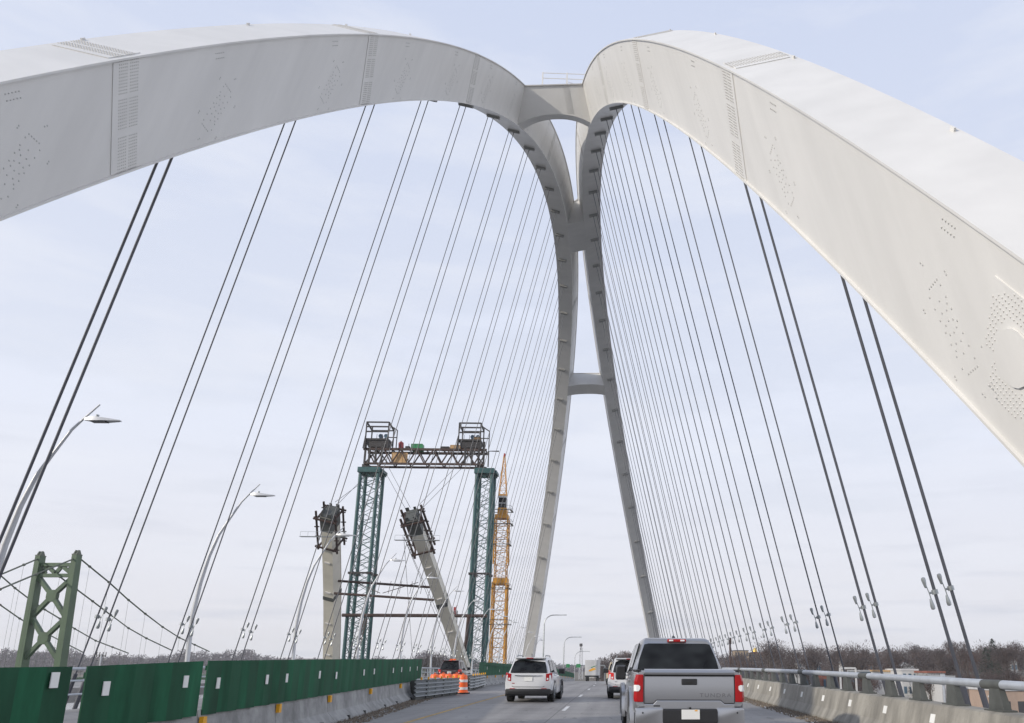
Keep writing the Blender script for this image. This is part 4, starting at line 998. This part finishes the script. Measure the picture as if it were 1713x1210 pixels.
# ---- pickup
def pickup(loc, rz):
    t = thing('pickup_truck', 'silver crew-cab pickup truck seen from behind in the right lane', 'pickup', loc, rz); t.scale = (S_, S_, S_ * 1.05)
    def quad(nm, pts, m, parent=t, thick=.012, nrm=(0, -1, 0), bev=.006):
        nv = Vector(nrm).normalized() * thick; m_ = MB(); pts = [Vector(p) for p in pts]; m_.loft([pts, [p + nv for p in pts]]); return m_.build(nm, m, parent, bevel=bev)
    # bed body sides: lofted along y, open top
    m_ = MB(); st = [(0.02, .985, .70, 1.28, .955), (.10, 1.0, .62, 1.30, .965), (.6, 1.01, .55, 1.30, .97), (1.2, 1.035, .55, 1.30, .97), (1.75, 1.01, .55, 1.30, .965), (1.80, 1.0, .5, 1.30, .965)]
    m_.loft([ring(y, a, z0, z1, .08, .07, hwt=b, bulge=.02) for y, a, z0, z1, b in st]); m_.build('bed', M['silver'], t, smooth=True)
    m_ = MB(); st = [(1.83, .99, .42, 1.24, .955), (2.4, 1.0, .4, 1.24, .955), (4.2, 1.0, .4, 1.18, .94), (5.0, .99, .42, 1.14, .90), (5.6, .93, .5, 1.05, .84), (5.8, .8, .55, .95, .7)]
    m_.loft([ring(y, a, z0, z1, .08, .09, hwt=b, bulge=.02) for y, a, z0, z1, b in st]); m_.build('front_body', M['silver'], t, smooth=True)
    m_ = MB(); st = [(1.84, .955, 1.2, 1.24, .95), (1.90, .955, 1.2, 1.5, .86), (2.02, .955, 1.2, 1.80, .76), (2.12, .955, 1.2, 1.905, .72), (2.4, .955, 1.2, 1.935, .72), (3.3, .95, 1.2, 1.93, .72), (3.9, .93, 1.2, 1.82, .72), (4.4, .92, 1.18, 1.5, .78), (4.85, .9, 1.14, 1.2, .85)]
    m_.loft([ring(y, a, z0, z1, .03, .10 if z1 - z0 > .3 else .01, hwt=b) for y, a, z0, z1, b in st]); m_.build('cab', M['silver'], t, smooth=True)
    quad('rear_window', [(-.845, 1.865, 1.30), (.845, 1.865, 1.30), (.80, 1.93, 1.50), (.69, 2.04, 1.78), (.6, 2.05, 1.80), (-.6, 2.05, 1.80), (-.69, 2.04, 1.78), (-.80, 1.93, 1.50)], M['glass'], thick=.055, nrm=(0, -1, .35))
    for s in (-1, 1):
        quad('side_window', [(s * .93, 2.2, 1.27), (s * .93, 3.1, 1.26), (s * .76, 3.1, 1.82), (s * .75, 2.35, 1.82)][::s], M['glass'], nrm=(s, 0, .3), thick=.03)
        quad('side_window', [(s * .93, 3.2, 1.26), (s * .91, 4.5, 1.22), (s * .76, 3.85, 1.80), (s * .76, 3.2, 1.82)][::s], M['glass'], nrm=(s, 0, .3), thick=.03)
        m_ = MB(); m_.loft([ring(y, a, z0, z1, .04, .04, n=3) for y, a, z0, z1 in ((4.0, .09, 1.12, 1.36), (4.12, .12, 1.08, 1.40), (4.22, .09, 1.1, 1.38))]); o_ = m_.build('side_mirror', M['black'], t, smooth=True); o_.location = (s * 1.09, 0, 0)
        m_ = MB(); m_.tube([(s * .95, 4.15, 1.28), (s * 1.14, 4.12, 1.3)], .03, 6); m_.build('mirror_arm', M['black'], t)
        for y in (1.15, 4.75): wheel(t, s * .87, y, .41, .29)
        for y in (1.15, 4.75):
            m_ = MB(); arc = [(y + .50 * math.cos(a), .42 + .50 * math.sin(a)) for a in np.linspace(-.2, math.pi + .2, 18)]
            m_.loft([[(s * .92, *q), (s * 1.05, *q), (s * 1.06, q[0] + .09 * math.cos(a), q[1] + .09 * math.sin(a)), (s * .98, q[0] + .10 * math.cos(a), q[1] + .10 * math.sin(a))] for q, a in zip(arc, np.linspace(-.2, math.pi + .2, 18))])
            m_.build('wheel_arch', M['silver'], t, smooth=True)
        # door handles
        for y in (2.4, 3.4): m_ = MB(); m_.box((s * .985 - .02, y, 1.08), (s * .985 + .035, y + .2, 1.12)); m_.build('door_handle', M['silver'], t, bevel=.01)
        # tail light: three stacked sections with a white middle notch at the outer edge
        x0, x1 = .845, 1.005
        m_ = MB(); m_.loft([[(s * (x0), -.035, z), (s * (x1 - .04 - c_), -.03, z), (s * (x1 - c_), .03, z), (s * (x1 - c_), .16, z), (s * x0, .16, z)] for z, c_ in ((.775, .0), (.84, -.012), (1.0, .0), (1.12, -.004), (1.235, .03))])
        m_.build('tail_light', M['red'], t, smooth=False, bevel=.012)
        m_ = MB(); m_.loft([[(s * (x1 - .10 + e_), -.045, z), (s * (x1 - .03), -.042, z), (s * (x1 + .012), .03, z), (s * (x1 + .012), .10, z), (s * (x1 - .1 + e_), .10, z)] for z, e_ in ((.955, .03), (.99, 0), (1.04, 0), (1.06, .03))]); m_.build('reverse_light', M['wlens'], t)
        m_ = MB(); m_.box((s * .83 - .006, -.022, .75), (s * .83 + .006, .01, 1.25)); m_.build('tailgate_gap', M['black'], t)
        # bumper corner
        m_ = MB(); xs_ = (.48, .99)
        m_.loft([ring(y, (xs_[1] - xs_[0]) / 2 - .0, z0, z1, .04, .04) for y, z0, z1 in ((-.10, .42, .66), (-.085, .40, .68), (.15, .40, .69))]); o_ = m_.build('bumper_corner', M['silver'], t, smooth=True); o_.location = (s * (xs_[0] + xs_[1]) / 2, 0, 0)
        m_ = MB(); m_.tube([(s * .86, -.108, .60), (s * .86, -.10, .60)], .016, 8); m_.build('parking_sensor', M['black'], t)
        # bed rail cap
        m_ = MB(); m_.box((s * .93 - .05, .05, 1.292), (s * .93 + .05, 1.8, 1.315)); m_.build('bed_rail_cap', M['black'], t, bevel=.008)
    # tailgate with step and lip
    m_ = MB(); prof_ = [(-.012, 1.215),  (-.05, 1.235), (-.06, 1.27), (-.03, 1.315), (.06, 1.33), (.06, .76), (-.006, .76), (-.014, .82), (-.019, .90), (-.021, .98), (-.020, 1.06), (-.016, 1.14)]
    m_.prism(prof_, 'x', -.825, .825); tg_ = m_.build('tailgate', M['silver'], t, smooth=True)
    m_ = MB(); m_.prism([(-.035, 1.205), (-.013, 1.205), (-.013, 1.235), (-.055, 1.235)], 'x', -.82, .82); m_.build('spoiler_shadow_gap', M['black'], tg_)
    # raised lower step panel
    pl = [(-.825, .66), (-.825, .742), (-.66, .742), (-.60, .80), (.57, .80), (.64, .742), (.825, .742), (.825, .66)]
    m_ = MB(); m_.loft([[(a, .03, b) for a, b in pl], [(a, -.028, b) for a, b in pl], [(a * .995, -.036, b - .012) for a, b in pl]]); m_.build('step_panel', M['silver'], t)
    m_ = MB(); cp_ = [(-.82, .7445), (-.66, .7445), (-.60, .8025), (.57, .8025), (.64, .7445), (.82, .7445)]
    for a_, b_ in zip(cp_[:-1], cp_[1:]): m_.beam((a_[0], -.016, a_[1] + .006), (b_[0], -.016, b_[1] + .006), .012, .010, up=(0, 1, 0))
    m_.build('crease_shade', M['rubber'], t)  # dark strip standing in for the shade along the step panel crease
    m_ = MB(); m_.box((-.145, -.036, 1.06), (.145, .0, 1.165)); hn = m_.build('tailgate_handle', M['black'], tg_, bevel=.015)
    m_ = MB(); m_.box((-.07, -.044, 1.085), (.05, -.034, 1.115)); m_.build('handle_recess', M['rubber'], hn)
    # embossed lettering
    cu = bpy.data.curves.new('letters', 'FONT'); cu.body = 'TUNDRA'; cu.size = .098; cu.extrude = .004; cu.space_character = 1.28; cu.offset = .001
    to = bpy.data.objects.new('tmp', cu); C.objects.link(to); bpy.context.view_layer.update()
    me = bpy.data.meshes.new_from_object(to); bpy.data.objects.remove(to)
    lo = bpy.data.objects.new('embossed_lettering', me); C.objects.link(lo); lo.parent = tg_; me.materials.clear(); me.materials.append(M['emboss'])
    w0 = max(v.co.x for v in me.vertices); k_ = .585 / w0
    lo.rotation_euler = (R(90), 0, 0); lo.location = (.185, -.0225, .86); lo.scale = (k_, .92, 1)
    m_ = MB()
    m_.box((-.82, -.02, .64), (.82, .1, .672)); m_.build('gap_strip', M['black'], t)
    m_ = MB(); m_.loft([ring(y, .50, z0, z1, .03, .03) for y, z0, z1 in ((-.12, .44, .64), (-.10, .42, .665), (.15, .42, .67))]); m_.build('bumper_step', M['black'], t, smooth=True)
    plate(t, .005, -.122, .575, .33, .16)
    m_ = MB(); m_.box((.08, -.137, .628), (.13, -.134, .648)); m_.build('plate_sticker', M['ambr'], t)
    m_ = MB(); m_.tube([(0, -.13, .675), (0, -.10, .675)], .022, 8); m_.build('plate_lamp', M['black'], t)
    m_ = MB(); m_.box((-.66, -.04, .70), (-.54, -.034, .722)); m_.build('badge', M['black'], t)
    m_ = MB(); m_.box((-.8, .0, .30), (.8, 5.4, .5)); m_.tube([(.5, -.02, .35), (.5, .5, .35)], .04, 8); m_.build('chassis', M['black'], t)
    m_ = MB(); m_.box((-.2, 2.025, 1.845), (.2, 2.10, 1.905)); bl = m_.build('high_brake_light', M['red'], t, bevel=.02)
    for s in (-1, 1): m_ = MB(); m_.box((s * .12 - .045, 2.018, 1.86), (s * .12 + .045, 2.03, 1.89)); m_.build('cargo_lamp', M['wlens'], bl, bevel=.008)
    m_ = MB(); m_.loft([ring(y, a, 1.93, z, .01, .01, n=2) for y, a, z in ((2.6, .04, 1.94), (2.72, .03, 1.985), (2.78, .02, 1.995), (2.9, .02, 1.94))]); m_.build('roof_antenna', M['black'], t)
    m_ = MB()
    for x in (-.45, .45): m_.loft([ring(y, .22, 1.1, z, .05, .08) for y, z in ((2.35, 1.55), (2.5, 1.62), (2.6, 1.5))]); 
    return t
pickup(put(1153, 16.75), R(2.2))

# white semi trailer cresting far ahead
def lorry():
    d = 158; p = atY(990, 1118, CAM[1] + d); t = thing('lorry', 'white box trailer with a green and orange swoosh far ahead on the road', 'lorry', (p[0], CAM[1] + d, gz(CAM[1] + d)))
    mb = MB(); mb.box((-1.3, 0, 1.25), (1.3, 14, 4.15)); b = mb.build('box_body', M['wwall'], t, bevel=.05)
    mb = MB(); pts = [(-.6, 2.2), (.1, 2.6), (.9, 2.75), (.4, 2.5), (.95, 2.45), (.1, 2.15), (-.5, 2.0)]; mb.prism([(a, z) for a, z in pts], 'y', -.03, -.005); mb.build('orange_logo', M['ambr'], b)
    mb = MB(); pts = [(-.2, 2.75), (.5, 3.05), (1.0, 3.1), (.5, 2.9), (-.1, 2.65)]; mb.prism(pts, 'y', -.03, -.005); mb.build('green_logo', M['contg'], b)
    mb = MB(); mb.box((-1.3, -.05, 1.0), (1.3, .1, 1.25)); mb.build('under_bar', M['black'], t)
    for s in (-1, 1):
        for y in (.9, 2.2, 9, 10.3): wheel(t, s * 1.0, y, .5, .3)
    mb = MB(); mb.loft([ring(y, 1.2, .6, z, .1, .2) for y, z in ((14.8, 3.4), (15, 3.6), (16.5, 3.4), (17, 2.2))]); mb.build('tractor_cab', M['wwall'], t, smooth=True)
lorry()

# ------------------------------------------------------------------ far roadside
def mast_lamp(px_, pytop, d, armpx, label, s=1.0):
    y = CAM[1] + d; p = atY(px_, pytop, y); z0 = gz(y); H_ = p[2] - z0; t = thing('mast_arm_lamp', label, 'street lamp', (p[0], y, z0), 0, 'single-arm lamps beyond the crest')
    L_ = atY(px_ + armpx, pytop, y)[0] - p[0]; r0 = L_ * .42; pts = [(0, 0, 0), (0, 0, H_ - r0)]
    for k in range(1, 7): a = math.pi / 2 * k / 6; pts.append((r0 - r0 * math.cos(a), 0, H_ - r0 + r0 * math.sin(a)))
    pts.append((L_ * .85, 0, H_)); mb = MB(); mb.tube(pts, [.17, .11] + [.09] * 6 + [.06], 8); mb.build('pole', M['galv'], t, smooth=True)
    mb = MB(); mb.loft([[(x, -a, H_ - .06), (x, a, H_ - .06), (x, a, H_ + .08), (x, -a, H_ + .08)] for x, a in ((L_ * .8, .05), (L_ * .88, .16), (L_, .08))]); mb.build('lamp_head', M['galv'], t)
mast_lamp(911, 1029, 152, 37, 'nearest tall single-arm lamp beyond the far left rib foot')
mast_lamp(944, 1066, 222, 29, 'second tall single-arm lamp, farther along the falling road')
mast_lamp(962, 1090, 300, 25, 'third, faint single-arm lamp beside the lattice mast')
cm = thing('communications_mast', 'pale lattice mast with a dark top on the horizon beyond the road', 'mast', tuple(atY(972, 1112, 620)))
mb = MB(); p0 = atY(971.5, 1130, 620); mast(mb, p0[0], 620, 3.2, 2.0, p0[2] - 5, atY(972, 1084, 620)[2], 3.5, .45, .25); kid(mb.build('mast_frame', M['lamp']), cm)
p1 = atY(972, 1080, 620); mb = MB(); mb.tube([p1 - [0, 0, 4], p1 + [0, 0, 1.2]], .35, 6); mb.tube([p1 - [0, 0, .8], p1 + [0, 0, 1.6]], 1.3, 8); kid(mb.build('mast_head', M['darks']), cm)
sg = thing('sign_gantry', 'thin overhead sign gantry far ahead across the road', 'sign gantry', tuple(atY(960, 1125, 245)))
a = atY(928, 1113.5, 245); b = atY(1012, 1113.5, 245); mb = MB(); mb.beam(a, b, .5, .45)
for q in (a, b): mb.beam(q, (q[0], q[1], q[2] - 9), .4)
kid(mb.build('gantry_frame', M['galv']), sg)
for x0, x1, nm in ((964, 971, 0), (947, 953, 0)): mb = MB(); q = atY(x0, 1111, 244); r0 = atY(x1, 1117, 244); mb.box((q[0], 244, r0[2]), (r0[0], 244.3, q[2])); kid(mb.build('sign_panel', M['contg']), sg)

# buildings across the river: px x0,x1, top y, distance Y, height, depth, wall, roof, floors, bays, label
def building(x0, x1, yt, Y, h, dep, wall, roof, fl, bays, label, name='building', gable=False, cat='building', win='bluew'):
    a, b = atY(x0, yt, Y), atY(x1, yt, Y); W_ = b[0] - a[0]; zt_ = a[2]; z0 = zt_ - h
    t = thing(name, label, cat, ((a[0] + b[0]) / 2, Y, z0))
    mb = MB(); mb.box((-W_ / 2, 0, -12), (W_ / 2, dep, h * (.7 if gable else 1))); mb.build('wall', M[wall], t)
    mb = MB()
    if gable: mb.prism([(-W_ / 2 - .4, h * .68), (0, h), (W_ / 2 + .4, h * .68)], 'y', -.4, dep + .4)
    else: mb.box((-W_ / 2 - .25, -.25, h), (W_ / 2 + .25, dep + .25, h + .5))
    mb.build('roof', M[roof], t)
    if fl * bays:
        hh = h * (.68 if gable else 1)
        for i in range(fl):
            for j in range(bays):
                mb = MB(); cx = -W_ / 2 + W_ * (j + .5) / bays; cz = hh * (i + .5) / fl; ww = W_ / bays * .27; wh = hh / fl * .27
                mb.box((cx - ww, -.06, cz - wh), (cx + ww, .02, cz + wh)); mb.build('window', M[win], t)
    return t
B = building
B(1229, 1252, 1089, 480, 14, 16, 'sandt', 'roofd', 3, 5, 'tan apartment block at the left end of the hillside, with flat roof', win='roofd')
B(1252, 1300, 1093, 490, 11, 16, 'sandt', 'brickr', 3, 8, 'long tan building below the gold dome', win='roofd')
t = B(1259, 1267, 1092, 500, 16, 8, 'sandt', 'roofd', 2, 1, 'small tan tower crowned with a gold dome', win='roofd')
p = atY(1263, 1089, 503); mb = MB(); mb.tube([p + [0, 0, -1.5], p, p + [0, 0, 1.0], p + [0, 0, 1.9], p + [0, 0, 2.4]], [1.6, 1.6, 1.35, .7, .1], 12); kid(mb.build('gold_dome', M['gold'], smooth=True), t)
B(1335, 1348, 1102, 330, 7, 9, 'wwall', 'gwall', 2, 2, 'small white gabled house low among trees left of the wet lane', gable=True)
B(1360, 1373, 1104, 330, 6, 9, 'gwall', 'wwall', 1, 3, 'grey low house with a white roof', gable=True)
B(1410, 1425, 1101, 300, 7, 8, 'wwall', 'gwall', 1, 2, 'white house with curved gable behind the white frame', gable=True)
B(1446, 1460, 1104, 300, 6, 8, 'pink', 'gwall', 1, 2, 'cream gabled house just right of the near cable pair', gable=True)
B(1510, 1525, 1108, 290, 6, 8, 'gwall', 'gwall', 1, 2, 'grey gabled house among the brown trees', gable=True)
B(1533, 1542, 1112, 270, 6, 8, 'sandt', 'gwall', 1, 1, 'small tan house right of the grey gabled one', gable=True)
B(1690, 1701, 1103, 320, 6, 9, 'gwall', 'gwall', 1, 2, 'pale grey house high on the right hillside', gable=True)
B(1508, 1535, 1122, 150, 11, 14, 'wwall', 'wwall', 3, 3, 'white flat-roofed waterfront building with stepped parapet')
B(1440, 1500, 1124, 190, 10, 16, 'bluew', 'gwall', 2, 8, 'blue-glazed waterfront block under the rail', win='wwall')
B(1477, 1505, 1124, 160, 9, 12, 'wwall', 'ply', 2, 4, 'white waterfront block with an orange-brown roof edge')
B(1552, 1580, 1126, 140, 9, 12, 'gwall', 'brickr', 3, 3, 'grey building with a dark red roof behind the rail')
B(1574, 1596, 1134, 120, 9, 12, 'wwall', 'gwall', 4, 3, 'white building with open balconies under the rail', win='roofd')
B(1630, 1668, 1147, 105, 8, 12, 'brickr', 'gwall', 2, 4, 'red brick building close below the rail on the right')
B(1668, 1800, 1156, 80, 9, 22, 'pink', 'wwall', 1, 5, 'pinkish block building at the right edge below the rail', win='roofd')
B(1340, 1362, 1128, 210, 7, 12, 'gwall', 'roofd', 1, 3, 'low dark-roofed shed under the left part of the rail')
B(1375, 1400, 1128, 220, 8, 12, 'brickr', 'wwall', 1, 3, 'low red building with a white roof band')
B(1612, 1640, 1152, 130, 7, 10, 'wwall', 'gwall', 2, 3, 'small white building between the last two rail posts')
wf = thing('white_frame', 'open white square portal frame rising over the rail', 'frame', tuple(atY(1418, 1150, 130)))
a, b = atY(1405, 1118, 130), atY(1431, 1118, 130); mb = MB(); mb.beam(a, b, .35, .5)
for q in (a, b): mb.beam(q, (q[0], q[1], q[2] - 14), .42)
mb.beam(a + [0, 0, -1.2], b + [0, 0, -1.2], .2, .25); kid(mb.build('frame_bars', M['wwall']), wf)
for i, (xp, yt, lab) in enumerate(((1358, 1127, 'white curved lamp-like arm below the rail at its left part'), (1488, 1133, 'white curved pylon leaning behind the fourth visible post'), (1520, 1133, 'white curved pylon just right of the leaning one'), (1660, 1165, 'white curved pylon next to the last visible post'))):
    q = atY(xp, yt, 100 - 25 * (i == 3)); t = thing('curved_pylon', lab, 'pylon', (q[0], q[1], q[2] - 10))
    mb = MB(); mb.tube([(1.4, 0, 0), (1.3, 0, 5), (.9, 0, 8), (0, 0, 9.7), (-.8, 0, 10)], [.5, .5, .48, .4, .2], 10); mb.build('shaft', M['wwall'], t, smooth=True)
for i, (xp, yt) in enumerate(((1221, 1068), (1577, 1130))):
    q = atY(xp, yt, (200, 90)[i]); t = thing('pole', ('slim rusty mast rising behind the pickup mirror', 'pale post poking above the rail')[i], 'pole', (q[0], q[1], q[2] - 24))
    mb = MB(); mb.tube([(0, 0, 0), (0, 0, 24)], .35 if i == 0 else .3, 8); mb.tube([(0, 0, 22), (0, 0, 24.2)], .55, 8); mb.build('shaft', M[('rust', 'rail')[i]], t)

# ------------------------------------------------------------------ trees
def crown_mesh(name, m, w_, h, n, seed, ever=False):
    rg = random.Random(seed); mb = MB(); lobes = [(rg.uniform(-.3, .3) * w_, rg.uniform(-.3, .3) * w_, h * rg.uniform(.35, .8), rg.uniform(.22, .38) * w_) for _ in range(7)]
    for _ in range(n):
        if ever:
            z = h * rg.random() ** 1.2; r0 = w_ * .5 * (1 - z / h) ** .7 * rg.random() ** .5; a = rg.uniform(0, 6.28); c = Vector((r0 * math.cos(a), r0 * math.sin(a), z)); s = rg.uniform(.3, .8); d = Vector((math.cos(a), math.sin(a), -.3))
        else:
            L0 = rg.choice(lobes); u_ = Vector([rg.gauss(0, 1) for _ in range(3)]).normalized() * rg.random() ** .45; c = Vector((L0[0], L0[1], L0[2])) + Vector((u_.x * L0[3], u_.y * L0[3], u_.z * L0[3] * .85)); s = rg.uniform(.25, .75)
            d = (c - Vector((0, 0, h * .15))).normalized() + Vector([rg.gauss(0, .35) for _ in range(3)])
        d.normalize(); sd_ = d.cross(Vector([rg.gauss(0, 1) for _ in range(3)])).normalized() * s * (.30 if not ever else .45)
        mb.add([c - d * s * .5 - sd_ * .5, c - d * s * .5 + sd_ * .5, c + d * s * .9], [(0, 1, 2)])
    me_o = mb.build(name, m, fix=False); me = me_o.data; bpy.data.objects.remove(me_o); return me
crowns = [crown_mesh('crown', M['twigs'], 11, 12, 1700, 10), crown_mesh('crown', M['twigs'], 9, 13, 1500, 11), crown_mesh('crown', M['twigs2'], 11, 10, 1600, 12), crown_mesh('crown', M['twigs'], 13, 11, 1900, 13), crown_mesh('crown', M['ever'], 9, 14, 900, 14, True)]
mb = MB(); mb.tube([(0, 0, -2), (0, 0, 5), (.3, .2, 10)], [.38, .28, .1], 7)
for k in range(6):
    a = k * 1.05; mb.tube([(0, 0, 3.5 + k * .7), (2.2 * math.cos(a), 2.2 * math.sin(a), 7 + k * .6), (3.6 * math.cos(a + .2), 3.6 * math.sin(a + .2), 9.5 + k * .4)], [.18, .10, .04], 5, cap=False)
tr_o = mb.build('trunk', M['bark'], smooth=True); trunk_me = tr_o.data; bpy.data.objects.remove(tr_o)
def tree(x, y, z, s, kind, label, group):
    t = thing('evergreen_tree' if kind == 4 else 'bare_tree', label, 'tree', (x, y, z), random.uniform(0, 6.28), group); t.scale = (s, s, s * random.uniform(.9, 1.15))
    for nm, me in (('trunk', trunk_me), ('crown', crowns[kind])):
        o = bpy.data.objects.new(nm, me); C.objects.link(o); o.parent = t
        if nm == 'crown': o.location = (0, 0, 2.0 if kind != 4 else 0)
def woods(name, label, n, fn, m, smin, smax, seed, nk=26):
    rg = random.Random(seed); mb = MB()
    for _ in range(n):
        x, y, z, hgt = fn(rg); k = nk
        lob = rg.uniform(.8, 1.2)
        for _ in range(k):
            u_ = Vector([rg.gauss(0, 1) for _ in range(3)]).normalized() * rg.random() ** .4
            c = Vector((x + u_.x * hgt * .42 * lob, y + u_.y * hgt * .4, z + hgt * .58 + u_.z * hgt * .44)); s = rg.uniform(smin, smax)
            d = Vector([rg.gauss(0, .7), rg.gauss(0, .7), rg.gauss(.5, .7)]).normalized(); sd_ = d.cross(Vector([rg.gauss(0, 1) for _ in range(3)])).normalized() * s * .45
            mb.add([c - d * s * .5 - sd_ * .5, c - d * s * .5 + sd_ * .5, c + d * s * .8], [(0, 1, 2)])
    o = mb.build(name, m, fix=False); return tag(o, label, 'woodland', kind='stuff')
def far_left(rg):
    px_ = rg.uniform(-120, 1010); d = rg.uniform(1150, 1500); p = atY(px_, 1105, CAM[1] + d); g0 = 1.5 - 26; 
    prof_ = 6 * math.sin(px_ * .021) + 4 * math.sin(px_ * .063 + 1) + 3 * math.sin(px_ * .17)
    cut = 1 - .75 * sm(860, 960, px_)
    fall = sm(330, 640, px_) * 9
    if 700 < px_ < 790: fall -= 7
    top = (22 + prof_ * .7 - fall) * cut * d / 1400; h = rg.uniform(13, 19); return p[0], p[1], min(top, 30) - h + rg.uniform(-24, 0), h
woods('far_woodland', 'grey-purple band of bare woodland on the far shore at left', 2300, far_left, M['farwood'], 1.6, 3.6, 5, 34)
def far_right(rg):
    px_ = rg.uniform(1000, 1900); d = rg.uniform(520, 760); p = atY(px_, 1105, CAM[1] + d)
    top = float(np.interp(px_, [1000, 1012, 1040, 1100, 1200, 1235, 1290, 1340, 1400, 1440, 1500, 1560, 1640, 1713, 1900], [1100, 1092, 1088, 1090, 1088, 1094, 1086, 1084, 1078, 1086, 1082, 1080, 1082, 1079, 1079])) + rg.uniform(0, 34)
    zt_ = atY(px_, top, CAM[1] + d)[2]; h = rg.uniform(10, 15); return p[0], p[1], zt_ - h, h
woods('hillside_woodland', 'dense brown bare woodland covering the hillside at right', 1700, far_right, M['twigs'], .8, 1.9, 6, 44)
rg = random.Random(21)
for i in range(110):
    px_ = rg.uniform(1225, 1800) if i < 98 else rg.uniform(1003, 1060); d = rg.uniform(300, 500) if px_ > 1200 else rg.uniform(380, 480)
    top = float(np.interp(px_, [1000, 1040, 1235, 1290, 1340, 1400, 1440, 1500, 1560, 1713, 1900], [1088, 1080, 1088, 1070, 1080, 1070, 1080, 1073, 1073, 1071, 1071])) + rg.uniform(-3, 26)
    p = atY(px_, top, CAM[1] + d); kind = rg.choice((0, 1, 2, 3, 0, 3)); s = rg.uniform(.75, 1.15); z = p[2] - 14 * s
    tree(p[0], p[1], z, s, kind, 'bare brown tree standing in the wooded hillside across the river', 'bare trees on the hillside')
for px_, yt, d, s in ((1660, 1077, 330, 1.25), (1648, 1088, 320, 1.0), (1674, 1086, 345, 1.1)):
    p = atY(px_, yt, CAM[1] + d); tree(p[0], p[1], p[2] - 14 * s, s, 4, ('tallest dark evergreen on the right hillside skyline', 'lower dark evergreen left of the tallest one', 'lower dark evergreen right of the tallest one')[(1660, 1648, 1674).index(px_)], 'dark evergreens on the right skyline')
for i in range(34):
    px_ = rg.uniform(1330, 1760); d = rg.uniform(215, 290); yt = 1113 + rg.uniform(2, 22); p = atY(px_, yt, CAM[1] + d); s = rg.uniform(.45, .8)
    tree(p[0], p[1], p[2] - 14 * s, s, rg.choice((0, 2, 3)), 'small reddish-brown bare tree between the waterfront buildings', 'small bare trees among the waterfront buildings')
for k, (px_, yt) in enumerate(((716, 1088), (729, 1092), (742, 1094), (704, 1096))):
    p = atY(px_, yt, CAM[1] + 520); s = 1.3; tree(p[0], p[1], p[2] - 14 * s, s, (0, 1, 3, 0)[k], ('middle-left tree of the dark clump above the crash cushions', 'tree third from the left in the dark clump above the crash cushions', 'rightmost tree of the dark clump above the crash cushions', 'leftmost tree of the dark clump above the crash cushions')[k], 'clump of dark trees behind the hoarding')
# ------------------------------------------------------------------ air
mb = MB(); mb.box((-3500, -130, -24), (3500, 2600, 75))
hm = bpy.data.materials.new('haze_air'); hm.use_nodes = True; hn_ = hm.node_tree.nodes
for n_ in list(hn_):
    if n_.type == 'BSDF_PRINCIPLED': hn_.remove(n_)
pv = hn_.new('ShaderNodeVolumePrincipled'); pv.inputs['Color'].default_value = (1, 1, 1, 1); pv.inputs['Density'].default_value = .00016; pv.inputs['Anisotropy'].default_value = .2
hm.node_tree.links.new(pv.outputs[0], hn_['Material Output'].inputs['Volume'])
tag(mb.build('haze', hm), kind='stuff')
bpy.context.view_layer.update()
print('objects', len(bpy.data.objects))
